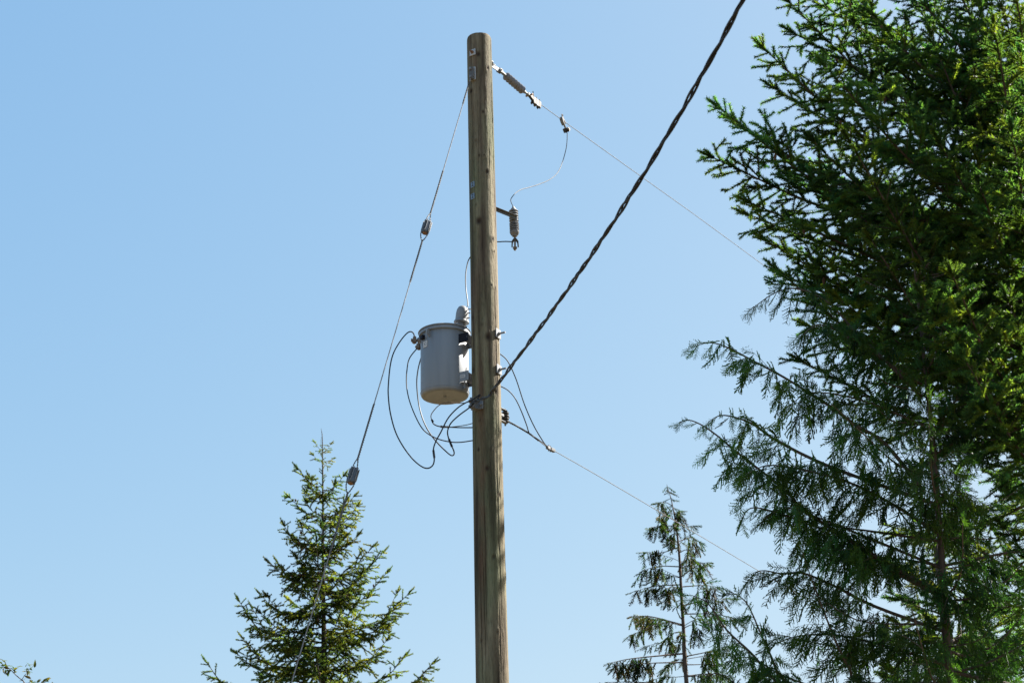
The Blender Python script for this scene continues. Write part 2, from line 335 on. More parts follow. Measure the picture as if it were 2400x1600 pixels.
span(lp(1258, 238.5), [(1318, 282), (1500, 412), (1640, 512), (1815, 640)], .03, 26, 'primary_conductor', 'thin bright upper line running from the dead-end clamp behind the fir', .0036)
# hot-line clamp
hp = lp(1318, 282.5); hb = plane_hit(1327.5, 305, hp+LD*.05, LD)
hot = thing('hot_line_clamp', hp, 'bright clamp hanging on the upper line with a jumper wire below', 'clamp')
hd = nrm(hb-hp); hs = np.cross(hd, LS)
mb = MB(); mb.prism([(-.04, -.012), (-.035, .014), (.01, .026), (.05, .022), (.052, .008), (.012, .004), (.008, -.008), (.05, -.012), (.045, -.026), (0, -.024)], hp, hd, hs, LS, .036); obj('jaw', mb, M['alu'], hot, False, .003)
obj('screw', MB().tube([hp+hd*.03, hb+hd*.0], .010, 10), M['alu'], hot)
mb = MB(); mb.box(hb, (hd, LS, hs), (.022, .032, .016)); mb.tube([hb-hs*.045, hb+hs*.05], .008, 8); mb.tube([hb+hs*.01, hb-LD*.02-UP*.055-hs*.03], .007, 8); hexnut(mb, hb+LS*.02, LS, .016, .02); obj('connector', mb, M['dark_metal'], hot)
q = at(1318, 271, hp[1]); obj('eye', MB().tube(catmull([q+LD*.012*math.cos(t)+UP*.014*math.sin(t) for t in np.linspace(0, 6.3, 12)], 2), .005, 6), M['alu'], hot)
# ------------------------------------------------------------------ cutout / arrester beside the pole
CY = 15.22
ct, cb = at(1203, 487, CY), at(1206.5, 555, CY); cx = nrm(cb-ct); CL = np.linalg.norm(cb-ct)
cut = thing('surge_arrester', cb, 'grey ribbed surge arrester on a short steel arm right of the pole', 'arrester')
def uspan(px0, px1): return at(*px0, CY), at(*px1, CY)
z1 = CL*(521-487)/68
mb = MB().lathe([(0, -.012), (.01, -.012), (.013, 0), (.024, .012), (.026, .02), (.026, CL*.98), (.0, CL)], ct, cx, 24); obj('core', mb, M['porcelain'], cut)
obj('terminal_cap', MB().lathe([(0, -.016), (.010, -.014), (.013, 0), (.025, .012), (.026, .018)], ct, cx, 16), M['galv'], cut)
for i in range(5):
    z = .026+i*(z1-.03)/5; obj('shed', MB().lathe([(.026, z), (.043, z+.006), (.047, z+.013), (.046, z+.017), (.03, z+.014), (.026, z+.018)], ct, cx, 28), M['porcelain'], cut)
for i in range(5):
    z = z1+.004+i*.0185; obj('shed', MB().lathe([(.026, z), (.042, z+.004), (.047, z+.010), (.046, z+.015), (.03, z+.013), (.026, z+.017)], ct, cx, 28), M['porcelain'], cut)
obj('bell', MB().lathe([(.03, z1+.095), (.047, z1+.100), (.047, z1+.112), (.036, z1+.135), (.018, z1+.15), (.012, z1+.155)], ct, cx, 28), M['polymer'], cut)
arm0 = at(1160, 490.5, PY+.07); arm1 = at(1211, 511, CY-.055); ad = nrm(arm1-arm0); ah = nrm(np.cross(ad, UP))
mb = MB(); mb.box((arm0+arm1)/2, (ad, ah, np.cross(ah, ad)), (np.linalg.norm(arm1-arm0)/2, .004, .017)); mb.box((arm0+arm1)/2+UP*.014+ah*.012, (ad, ah, np.cross(ah, ad)), (np.linalg.norm(arm1-arm0)/2, .014, .003)); obj('mounting_arm', mb, M['steel_paint'], cut, False, .0015)
g = ct+cx*z1; mb = MB(); mb.lathe([(.03, -.012), (.033, -.008), (.033, .006), (.03, .010)], g, cx, 20); mb.tube([arm1-ad*.01, g], .008, 8); mb.tube([arm1+UP*.03, arm1-UP*.03], .009, 8); obj('band', mb, M['galv'], cut)
k0 = at(1207, 562, CY); k1 = at(1207, 586, CY); kd = nrm(k1-k0); kl = np.linalg.norm(k1-k0); X1 = A([1., 0, 0])
obj('stem', MB().tube([cb-cx*.02, k0, k1], [.011, .009, .009], 10), M['bronze'], cut)
mb = MB()
for sgn in (-1, 1): mb.prism([(.006*sgn, .01), (.022*sgn, -.01), (.034*sgn, -.03), (.036*sgn, -.085), (.024*sgn, -.085), (.02*sgn, -.04), (.008*sgn, -.02)][::sgn], k0+UP*.01, X1, UP, [0, 1, 0], .03)
obj('clamp_fork', mb, M['dark_metal'], cut, False, .002)
mb = MB(); hexnut(mb, k1-kd*.032, kd, .021, .018); hexnut(mb, k1-kd*.012, kd, .013, .014); obj('nut', mb, M['bronze'], cut)

def wire(pts, r, mat, name, label, cat='wire', group=None, n=8):
    return tag(obj(name, MB().tube(catmull(pts, 10), r, n), mat), label, cat, group)
def pxs(lst, ys):
    n = len(lst); t = np.linspace(0, 1, n); Y = np.interp(t, np.linspace(0, 1, len(ys)), ys); return [at(x, y, k) for (x, y), k in zip(lst, Y)]
J = [(1329.4,312),(1329,330),(1326.5,350),(1318,380.6),(1306.4,405.5),(1287,421.8),(1260.5,433),(1237.5,440),(1220,445),(1207,454),(1198,465.5),(1198,474),(1202.5,484)]
wire(pxs(J, [hb[1], hb[1]-.02, hb[1]*.5+CY*.5, CY+.05, CY]), .0040, M['bare'], 'jumper_wire', 'curved thin jumper wire dropping from the hot-line clamp to the arrester')
wire([at(1199, 566.5, CY)]+pxs([(1185, 566), (1172, 566.6), (1160, 568), (1140, 578), (1115, 590), (1100, 606)], [CY, CY+.08, 15.3])+pxs([(1094, 625), (1091.3, 648), (1092, 675), (1094.5, 695), (1096, 707), (1096.5, 718)], [15.28, 15.2, 15.1]), .0055, M['black'], 'transformer_lead', 'black lead looping behind the pole from arrester to transformer bushing')

# ------------------------------------------------------------------ transformer
TD = -BD; TY = PY+.42*.475
tb, tt = at(1043, 931, TY), at(1041.5, 784, TY); TC = (tb+tt)/2; TC[2] = 0
zb, zt = tb[2], tt[2]; TR = .226
tr = thing('pole_transformer', (TC[0], TC[1], zb), 'grey cylindrical transformer tank hung on the left side of the pole', 'transformer')
ctr = lambda z: A([TC[0], TC[1], z])
Hh = zt-zb
obj('tank', MB().lathe([(0, .006), (.17, .004), (.20, .0), (.215, .006), (TR-.002, .02), (TR, .03), (TR, Hh-.005), (TR-.004, Hh)], ctr(zb), UP, 96), M['tank'], tr)
obj('weld_bead', MB().lathe([(TR-.002, .034), (TR+.003, .037), (TR+.003, .041), (TR-.002, .044)], ctr(zb), UP, 96), M['tank'], tr)
obj('bottom_plug', MB().lathe([(0, -.012), (.012, -.012), (.014, 0), (.02, .006)], ctr(zb)+A([0, -.01, 0]), UP, 12), M['tank'], tr)
obj('rim_band', MB().lathe([(TR-.004, -.026), (TR+.016, -.024), (TR+.018, 0), (TR+.014, .006), (TR-.004, .008)], ctr(zt), UP, 96), M['tank'], tr)
obj('lid', MB().lathe([(TR+.021, .0085), (TR+.024, .013), (TR+.018, .021), (TR-.01, .024), (.12, .034), (0, .04)], ctr(zt), UP, 96), M['tank'], tr)
lid = MB()
# band clamp lug
q = ctr(zt)+A([.19, -.15, 0])*1.0; obj('band_lug', MB().box(q, (BD, LS, UP), (.022, .012, .014)), M['galv'], tr, False, .002)
# high-voltage bushing with grey wildlife guard
hb0 = ctr(zt+.02)+BD*.165+A([.012, .0, 0]); ba = nrm(A([.10, .02, 1]))
bush = obj('bushing', MB().lathe([(.05, 0), (.05, .012), (.034, .02), (.046, .034), (.047, .042), (.033, .048), (.045, .06), (.046, .068), (.033, .075), (.03, .20), (.0, .21)], hb0, ba, 28), M['porcelain'], tr)
gd = obj('bushing_guard', MB().lathe([(.060, .062), (.073, .066), (.071, .078), (.062, .088), (.060, .16), (.055, .195), (.042, .222), (.022, .234), (0, .236)], hb0, ba, 36), M['guard'], tr)
for z in (.10, .15, .19): obj('guard_latch', MB().tube([hb0+ba*z+A([.050, -.03, 0]), hb0+ba*z+A([.078, -.035, 0])], .006, 8), M['guard'], gd)
mb = MB(); mb.tube(catmull([hb0+ba*.10+A([.01*math.cos(t)+.02, -.061, .004*math.sin(t)]) for t in np.linspace(0, 6.2, 8)], 3), .0025, 5); obj('guard_clip', mb, M['galv'], gd)
# hanger brackets: welded channels with a pole-side plate
def zpx(py): return at(1089, py, 14.95)[2]
SN = A([-BD[1], BD[0], 0]); SN = SN if SN[1] < 0 else -SN                # faces the camera
for nm, py, hgt in (('upper', 786, .047), ('lower', 876, .048)):
    z = zpx(py); o0 = ctr(z); d0, d1 = .15, .42-PR(z)-.012
    mb = MB(); hw = .082
    for sg in (-1, 1): mb.box(o0+BD*(d0+d1+.03)/2+SN*hw*sg, (BD, SN, UP), ((d1+.03-d0)/2, .004, hgt))
    mb.box(o0+BD*(d1+.004), (BD, SN, UP), (.004, hw+.004, hgt))
    br = obj('hanger_bracket', mb, M['tank'], tr, False, .002)
    if nm == 'upper':
        c = o0+BD*(d0+d1)/2+SN*(hw+.0075)+BD*.030
        npl = obj('nameplate', MB().box(c, (BD, SN, UP), (.064, .0025, .044)), M['plate_black'], br, False, .001)
        for sg in (-1, 1): obj('rivet', MB().lathe([(.005, 0), (.004, .003), (0, .004)], c+BD*.055*sg+SN*.0026, SN, 8), M['galv'], npl)
        mb = MB()
        for i in range(4): mb.box(c+SN*.0028+UP*(.024-.016*i)-BD*(.006*(i % 2)), (BD, SN, UP), (.038-.007*(i % 2), .0003, .002))
        obj('lettering', mb, M['bare'], npl, False)
    else:
        c = o0+BD*(d0+d1+.06)/2+SN*(hw+.005); st = obj('label_sticker', MB().box(c, (BD, SN, UP), (.028, .0012, .013)), M['white'], br, False); mb = MB()
        for i in range(2): mb.box(c+SN*.0016+UP*(.004-.008*i), (BD, SN, UP), (.022, .0004, .0016))
        obj('lettering', mb, M['ink'], st, False)
obj('ground_pad', MB().box(ctr(zb+.06)+BD*.225+SN*.02, (BD, SN, UP), (.02, .02, .03)), M['tank'], tr, False, .003)
# lifting lug, black block and sticker on the front left of the wall
def tw(px, py, out=0.):
    """point, outward normal and side vector on the tank wall at a pixel"""
    d = ray(px, py); o = CAM[:2]-TC[:2]; dd = d[:2]; a = dd@dd; bq = o@dd; cq = o@o-TR*TR; t_ = (-bq-math.sqrt(max(bq*bq-a*cq, 0)))/a
    p = CAM+d*t_; n = nrm([p[0]-TC[0], p[1]-TC[1], 0]); return p+n*out, n, np.cross(UP, n)
p, n, s = tw(1007, 782)
obj('lifting_lug', MB().prism([(-.01, .045), (.035, .05), (.052, .02), (.055, -.055), (.043, -.055), (.037, -.01), (.018, -.012), (.010, -.03), (-.01, -.03)], p, n, UP, s, .012), M['tank'], tr, False, .002)
p, n, s = tw(993, 791); obj('black_block', MB().box(p+n*.012, (s, UP, n), (.022, .02, .016)), M['plate_black'], tr, False, .004)
p, n, s = tw(997, 806); stk = obj('sticker', MB().box(p+n*.0015, (s, UP, n), (.030, .030, .0015)), M['white'], tr, False)
mb = MB()
for a_, b_, ww, hh in ((-.013, .006, .005, .006), (.012, .008, .004, .005), (0, -.011, .024, .0022), (0, .022, .022, .0014)): mb.box(p+n*.0034+s*a_+UP*b_, (s, UP, n), (ww, hh, .0004))
obj('lettering', mb, M['ink'], stk, False)
# secondary bushings with bronze eyebolt clamps
sb = []
for phi, dz in ((183, -.055), (152, -.06), (122, -.075)):
    n = A([math.cos(math.radians(phi)), math.sin(math.radians(phi)), 0]); p = ctr(zt+dz)+n*TR; s = np.cross(UP, n)
    b_ = obj('secondary_bushing', MB().lathe([(.034, -.01), (.034, .006), (.026, .012), (.024, .028), (.016, .032)], p, n, 20), M['porcelain'], tr)
    mb = MB(); mb.tube([p+n*.02, p+n*.075], .011, 10); mb.box(p+n*.055, (n, s, UP), (.017, .021, .024)); mb.lathe([(.024, -.012), (.026, 0), (.024, .012)], p+n*.058-UP*.012, s, 12); hexnut(mb, p+n*.074, n, .016, .016); hexnut(mb, p+n*.056+UP*.02, UP, .013, .018)
    obj('eyebolt_clamp', mb, M['bronze'], b_, True); sb.append(p+n*.058)

# ------------------------------------------------------------------ secondary clevis and service cable
def to_world(px, py, Y): return at(px, py, Y)
ck, cn, cs = onpole(1124, 950); cz = ck[2]
cn = nrm([-.62, -.78, 0]); cs = np.cross(UP, cn); ck = paxis(cz)+cn*PR(cz)
clv = thing('secondary_clevis', ck, 'galvanised clevis with spool on the pole front where the black cable ends', 'clevis')
p_, n_, s_ = onpole(1125, 951)
mb = MB(); mb.box(ck+cn*.006+cs*.022, (cs, UP, cn), (.05, .042, .005)); obj('back_plate', mb, M['galv'], clv, False, .002)
mb = MB()
for sg in (-1, 1): mb.prism([(0, -.024), (.085, -.022), (.105, -.01), (.105, .01), (.085, .022), (0, .024)], ck+UP*.036*sg, cn, cs, UP, .006)
mb.box(ck+cn*.012, (cn, cs, UP), (.004, .026, .038)); obj('yoke', mb, M['galv'], clv, False, .0015)
obj('spool', MB().lathe([(.012, -.034), (.030, -.032), (.031, -.018), (.018, -.006), (.018, .006), (.031, .018), (.030, .032), (.012, .034)], ck+cn*.08, UP, 24), M['porcelain'], clv)
mb = MB(); mb.tube([ck+cn*.08-UP*.06, ck+cn*.08+UP*.055], .008, 8); hexnut(mb, ck+cn*.08+UP*.045, UP, .017, .014); hexnut(mb, ck+cn*.01+cs*.055, cn, .014, .02); obj('bolt', mb, M['galv'], clv)
# service drop: plane through the clevis towards the camera's right
sp0 = ck+cn*.08; far = at(1748, 0, 7.85); sdir = nrm([far[0]-sp0[0], far[1]-sp0[1], 0])
D_ = 1.0204
spx = [(1122,906),(1150,876),(1172,848),(1200,803),(1250,740),(1300,668),(1350,596),(1400,521),(1450,447),(1500,366),(1550,287),(1600,196),(1650,100),(1680,48),(1710,-4)]
SPts = [plane_hit(x*D_, y*D_, sp0, sdir) for x, y in spx]
# smooth heights along the run so the cable hangs in one clean curve
S_ = A([np.dot(p-sp0, sdir) for p in SPts]); Zs = A([p[2] for p in SPts]); co = np.polyfit(S_, Zs, 3)
ss = np.linspace(S_[0], S_[-1], 60); body = [sp0+sdir*s-UP*sp0[2]+UP*np.polyval(co, s) for s in ss]
e = body[-1]; sl1 = np.polyval(np.polyder(co), ss[-1])
for i in range(1, 14): body.append(e+sdir*i*.7+UP*(sl1*i*.7+.008*i*i))
body = [sp0+A([0, 0, .01])]+body; body = catmull(body, 3)
svc = thing('service_cable', sp0, 'thick black twisted service cable crossing the sky from pole to top', 'cable')
Lb = np.concatenate([[0], np.cumsum(np.linalg.norm(np.diff(body, axis=0), axis=1))])
for k in range(3):
    r = (.0076, .0076, .0044)[k]; mat = (M['black'], M['black'], M['bare'])[k]
    t = np.linspace(0, Lb[-1], int(Lb[-1]/.02)); R = np.interp(t, [0, .25, .5], [.004, .0089, .0088])*(1+.20*np.sin(t*7.3)*np.sin(t*2.1+1))
    Q = A([np.interp(t, Lb, body[:, i]) for i in range(3)]).T; T, U, W = frames(Q); a_ = 2*math.pi*(t/.66+(0, .5, .27)[k])+.6*np.sin(t*1.7)
    obj('insulated_conductor' if k < 2 else 'bare_messenger', MB().tube(Q+(R*(1, 1, 1.15)[k]*np.cos(a_))[:, None]*U+(R*(1, 1, 1.15)[k]*np.sin(a_))[:, None]*W, r, 8), mat, svc)
# ------------------------------------------------------------------ secondary leads
YF, YB = 14.78, PY+.3
s1, s2, s3 = sb
wA = [(970,783),(963,777),(952.7,781.8),(937,801),(922,828),(914.4,858),(910.5,898),(910,925),(914.4,965),(926,1009),(943,1043),(966,1074),(987,1092),(1002.4,1096.8),(1014,1090),(1017.8,1075.8),(1015.8,1053),(1021.6,1033.7),(1033,1012.6),(1050,980),(1071,957),(1090.5,944),(1108,936),(1125,924)]
wB = [(960,839),(953.7,868),(952.7,898.5),(956.5,926.5),(966,957),(983,993.5),(998.6,1012.6),(1023.5,1027),(1052,1034.6),(1077,1036),(1107.7,1031.8),(1140,1025)]
wC = [(990,834),(985.8,842),(979.5,868),(976.8,900),(981.4,945.7),(991,982),(1006,1012.6),(1025.4,1037.5),(1044.5,1056.6),(1057,1066.5),(1063.5,1065),(1063.5,1056),(1055,1036.5),(1049.3,1018),(1050.3,1005),(1058,989.7),(1077,972),(1100,955),(1113,942),(1126,925)]
PA, PBw, PC = [s1]+pxs(wA, [s1[1], 15.1, 14.9, 14.8, YF, YF]), [s2]+pxs(wB, [s2[1], 15.25, 15.25, 15.3]), [s3]+pxs(wC, [s3[1]+.03, s3[1], 15.25, 15.0, YF, YF])
wire(PA, .0062, M['black'], 'secondary_lead', 'outermost black lead looping lowest left of the transformer', 'wire', 'secondary leads')
wire(PBw, .0055, M['black'], 'secondary_lead', 'middle black lead curving from the bronze clamp to behind the pole', 'wire', 'secondary leads')
wire(PC, .0062, M['black'], 'secondary_lead', 'innermost black lead leaving the tank edge and doubling back near the pole', 'wire', 'secondary leads')
def sleeve(pa, pb_, Y, r, name, label, mat=M['black'], ribs=7):
    a, b = at(*pa, Y), at(*pb_, Y); d = nrm(b-a); L = np.linalg.norm(b-a); pr = [(r*.5, 0)]
    for i in range(ribs): pr += [(r*.8, L*(i+.15)/ribs), (r*1.15, L*(i+.4)/ribs), (r*1.15, L*(i+.6)/ribs), (r*.8, L*(i+.85)/ribs)]
    pr.append((r*.5, L)); return tag(obj(name, MB().lathe(pr, a, d, 12), mat), label, 'connector')
sleeve((1015.6, 1054), (1018, 1073), 14.83, .0105, 'splice_connector', 'black ribbed splice on the lowest loop of the outer lead')
sleeve((1052, 1028), (1059.5, 1047), 14.9, .0105, 'splice_connector', 'black ribbed splice on the short loop nearest the pole')
gnd = [(1091,944),(1070,944.5),(1046.5,943),(1029,949.5),(1015.8,963),(1010,974),(1012,985)]
wire(pxs(gnd, [15.05, 14.95, 15.0]), .0042, M['copper'], 'ground_wire', 'thin copper wire curling out from beneath the transformer tank')
wire(pxs([(1012,984),(1014,990),(1019.7,995.4),(1031,999),(1052,1000.5),(1080,1001.5),(1107.7,1001.5),(1125,1001)], [15.0, 15.0, 15.1]), .0058, M['black'], 'neutral_lead', 'short black lead running level into the pole under the tank')
wire(pxs([(1060,1000),(1080,997.5),(1095,995),(1107,991.6),(1122,985)], [15.03, 15.08, 15.12]), .004, M['steel_paint'], 'tap_wire', 'thin grey tap wire angling up to the pole below the tank')
sleeve((1031, 999), (1053, 1000.6), 15.0, .0105, 'compression_sleeve', 'dark grey straight sleeve joining copper and black leads under the tank', M['steel_paint'], 3)
sleeve((1011.3, 982.5), (1015.5, 989), 15.0, .0095, 'crimp_joint', 'tiny black crimp at the left bend of the copper wire', M['black'], 2)

# ------------------------------------------------------------------ neutral dead-end on the far side
n0 = lp(1184, 977); nsp = thing('neutral_spool', n0, 'dark ribbed spool insulator bolted on the right edge of the pole', 'insulator')
nb_ = paxis(n0[2])+LD*(PR(n0[2])-.01)
mb = MB()
for sg in (-1, 1): mb.prism([(-.01, -.02), (.10, -.02), (.12, 0), (.10, .02), (-.01, .02)], nb_+UP*.06*sg+LD*np.dot(n0-nb_, LD)-LD*.09, LD, LS, UP, .006)
mb.box(nb_+LD*(np.dot(n0-nb_, LD)/2-.04), (LD, LS, UP), (np.dot(n0-nb_, LD)/2, .012, .012)); obj('bracket', mb, M['galv'], nsp, False, .002)
pr = [(.012, -.06)]
for i in range(4): pr += [(.020, -.055+i*.027), (.036, -.05+i*.027), (.036, -.038+i*.027), (.020, -.033+i*.027)]
pr.append((.012, .06)); obj('spool', MB().lathe(pr, n0, UP, 24), M['dark_metal'], nsp)
obj('bolt', MB().tube([n0-UP*.085, n0+UP*.08], .009, 8), M['galv'], nsp)
na, nbb, ncc = lp(1188, 985), lp(1241.6, 1016.5), lp(1283, 1048)
ngr = thing('dead_end_grip', na, 'dark spiral-wound grip holding the lower line at the pole', 'grip')
P = catmull([n0+LD*.02+LS*.03, na, lp(1215, 1000.5), nbb, lp(1262, 1032)], 6)
for k in range(3): obj('strand', MB().helix(P, .0052, .0045, .09, k/3), M['guy'], ngr)
span(lp(1240, 1015), [(1262, 1032), (1283, 1048), (1299, 1056), (1420, 1125), (1600, 1231), (1780, 1338)], .03, 26, 'neutral_conductor', 'thin bright lower line running from the pole behind the cedar', .0036)
mb = MB(); c0, c1_ = lp(1286, 1049.5), lp(1300, 1057); d = nrm(c1_-c0)
cc = thing('parallel_groove_clamp', c0, 'bright aluminium clamp joining jumpers to the lower line', 'clamp')
L = np.linalg.norm(c1_-c0); v = nrm(np.cross(LS, d))
obj('body', MB().box((c0+c1_)/2+d*.01, (d, LS, v), (L*.34, .016, .016)), M['alu'], cc, False, .004)
mb = MB(); mb.box(c0-d*.01, (d, LS, v), (.022, .014, .014)); mb.tube([c0-v*.03, c0+v*.03], .007, 8); mb.tube([c0+d*.03-v*.03, c0+d*.03+v*.03], .007, 8); obj('bolt', mb, M['galv'], cc)
jy = lambda x: lp(x, 1000)[1]
R1 = [(1150,815),(1173.7,830.6),(1186,841),(1195.7,856.4),(1205,877),(1213,898),(1230,949.5),(1251,997),(1274,1035.6),(1286,1049)]
R2 = [(1150,897),(1176.5,906.4),(1193.8,917),(1209,936),(1222.5,964.8),(1234,995),(1241.6,1016.5),(1258,1027),(1276,1040),(1286,1050)]
ye = lp(1286, 1049)[1]
wire(pxs(R1, [15.22, 15.3, 15.5, ye]), .0052, M['bare'], 'jumper_wire', 'grey jumper bowing highest on the right of the pole to the lower line', 'wire', 'neutral jumpers')
wire(pxs(R2, [15.22, 15.3, 15.45, ye]), .0052, M['bare'], 'jumper_wire', 'shorter grey jumper bowing under its twin right of the pole', 'wire', 'neutral jumpers')

# ------------------------------------------------------------------ guy wire with two strain insulators
gw0 = gp+gn*.05-UP*.07
g1a, g1b = lp(1012, 508), lp(995, 552); g2a, g2b = lp(838, 1090), lp(820, 1142); gend = lp(683, 1600)
gd_ = nrm(gend-gw0)
def onguy(py):
    lo, hi = 0, 14
    for _ in range(40):
        m_ = (lo+hi)/2
        if proj(gw0+gd_*m_)[1] < py: lo = m_
        else: hi = m_
    return lo
i1, i2 = onguy(533), onguy(1115); HL = .072
def guy(s0, s1, grips, name, label):
    t_ = thing(name, gw0+gd_*s0, label, 'guy wire'); P = A([gw0+gd_*s for s in np.linspace(s0, s1, 3)])
    for k in range(3): obj('strand', MB().helix(P, .0026, .0025, .06, k/3, n=5), M['strand'], t_)
    for a, b in grips:
        Q = A([gw0+gd_*s for s in np.linspace(a, b, 3)])
        for k in range(3): obj('grip_strand', MB().helix(Q, .0062, .0030, .075, k/3, n=5), M['guy'], t_)
    return t_
Lg = (0-gw0[2])/gd_[2]
guy(0, i1-HL-.09, [(.05, .38), (i1-.75, i1-HL-.09)], 'guy_wire', 'top stretch of guy wire from pole hook to the first strain insulator')
guy(i1+HL+.09, i2-HL-.09, [(i1+HL+.09, i1+.68), (i2-.75, i2-HL-.09)], 'guy_wire', 'middle stretch of guy wire between the two strain insulators')
guy(i2+HL+.09, Lg+.3, [(i2+HL+.09, i2+.75)], 'guy_wire', 'lowest stretch of guy wire crossing in front of the left spruce')
for si, lab in ((i1, 'upper blue-grey guy strain insulator left of the pole'), (i2, 'lower blue-grey guy strain insulator above the left spruce')):
    c = gw0+gd_*si; gi = thing('guy_insulator', c-gd_*0, lab, 'insulator', 'guy strain insulators')
    u = nrm(np.cross(gd_, [.35, 1, 0])); v = np.cross(gd_, u)
    def oct_(r, l0, l1, cut=0):
        return [(r*.82, l0), (r, l0+.012), (r, l1-.012), (r*.82, l1)]
    body = obj('insulator_body', MB().lathe(oct_(.036, -HL, HL), c, gd_, 8), M['porcelain'], gi, False, .004)
    body.data.materials[0] = M['insul'] if 'insul' in M else M['porcelain']
    obj('end_boss', MB().lathe([(.020, HL-.004), (.022, HL+.004), (.014, HL+.008)], c, gd_, 16), M['rust'], gi)  # brown stands for warm light on the underside, put into the colour
    # wire slots: grooves shown as a raised lip round a black strip, painted groove shade, one on each side
    for sg, w_ in ((1, u), (-1, u), (1, v), (-1, v)):
        wv = w_*sg; sd_ = np.cross(gd_, wv)
        obj('groove_shade', MB().prism([(-.055, -.010), (.045, -.010), (.055, 0), (.045, .010), (-.055, .010)], c+wv*.0345, gd_, sd_, wv, .004), M['ink'], gi, False)
        lip = [c+wv*.036-gd_*.07+sd_*.013, c+wv*.036+gd_*.04+sd_*.013, c+wv*.036+gd_*.058+sd_*.006, c+wv*.036+gd_*.058-sd_*.006, c+wv*.036+gd_*.04-sd_*.013, c+wv*.036-gd_*.07-sd_*.013]
        obj('channel_lip', MB().tube(lip, .0042, 6), M['galv'], gi)
    for sg, w_, e_ in ((1, u, 1), (-1, u, 1), (1, v, -1), (-1, v, -1)):
        P = catmull([c+w_*sg*.037-gd_*e_*.03, c+w_*sg*.037+gd_*e_*HL, c+w_*sg*.022+gd_*e_*(HL+.06), c+w_*sg*.004+gd_*e_*(HL+.10)], 5)
        mb = MB()
        for k in range(2): mb.helix(P, .0028, .0032, .05, k/2, n=5)
        obj('wire_loop', mb, M['steel_paint'], gi)

# ------------------------------------------------------------------ foliage prototypes (axis +X, flat plane XY)
def needle_shoot(seed, L, R, n, wd, flat=.55, core=.004, two=True):
    g = np.random.default_rng(seed); V = []; F = []
    t = (np.arange(n)+g.random(n)*.8)/n; ph = np.arange(n)*2.39996+g.random(n)*.5
    for i in range(n):
        x = t[i]*L*.97; rr = R*(1 if t[i] < .8 else 1-.9*(t[i]-.8))*(g.uniform(.8, 1.15))
        dy, dz = math.cos(ph[i]), math.sin(ph[i])*flat+.15; k = math.hypot(dy, dz); dy /= k; dz /= k
        f = g.uniform(.45, .95); tip = A([x+rr*f, dy*rr, dz*rr]); q = nrm(np.cross(tip-A([x, 0, 0]), [g.normal(), g.normal(), g.normal()]))*wd/2
        b = len(V)
        if two: V += [A([x, 0, 0])-q*.6, A([x, 0, 0])+q*.6, A([x+rr*f*.55, dy*rr*.6, dz*rr*.6])+q, tip]; F += [(b, b+1, b+2), (b, b+2, b+3)]
        else: V += [A([x, 0, 0])-q, A([x, 0, 0])+q, tip]; F += [(b, b+1, b+2)]
    b = len(V)
    for x, r in ((0, core), (L, core*.4)):
        for a in (0, 2.1, 4.2): V.append(A([x, r*math.cos(a), r*math.sin(a)]))
    for j in range(3): F += [(b+j, b+(j+1) % 3, b+3+j), (b+(j+1) % 3, b+3+(j+1) % 3, b+3+j)]
    return A(V), A(F)
def frond(seed, L, n, wd, W=.36, sub=3):
    """flat scaly cedar spray: rachis, alternate pinnae, stubby side lobes"""
    g = np.random.default_rng(seed); V = []; F = []
    def rib(a, b, w0, w1, nz):
        s = nrm(np.cross(b-a, [0, 0, 1])+A([0, 0, nz])); k = len(V); V.extend([a-s*w0/2, a+s*w0/2, b+s*w1/2, b-s*w1/2]); F.extend([(k, k+1, k+2), (k, k+2, k+3)])
    ben = lambda x: A([x, .04*L*math.sin(3*x/L+seed), -.10*x*x/L])
    xs = np.linspace(0, L, 5)
    for a, b in zip(xs[:-1], xs[1:]): rib(ben(a), ben(b), wd*.8*(1-.5*a/L), wd*.8*(1-.5*b/L), 0)
    for i in range(n):
        x = L*(.06+.92*(i+g.random()*.5)/n); sd = 1 if i % 2 else -1; l = L*W*(math.sin(math.pi*min(.12+x/L*.85, 1))**.7)*g.uniform(.7, 1.15); an = math.radians(g.uniform(32, 50))
        a = ben(x); d = A([math.cos(an), sd*math.sin(an), g.normal()*.15-.05]); e = a+d*l; rib(a, e, wd, wd*.45, g.normal()*.25)
        for j in range(sub):
            s2 = 1 if j % 2 else -1; a2 = a+d*l*(.25+.6*j/max(sub-1, 1)); an2 = an*sd+s2*math.radians(38); d2 = A([math.cos(an2), math.sin(an2), g.normal()*.15]); rib(a2, a2+d2*l*g.uniform(.22, .4)*(1-.2*j), wd*.9, wd*.4, g.normal()*.3)
    return A(V), A(F)

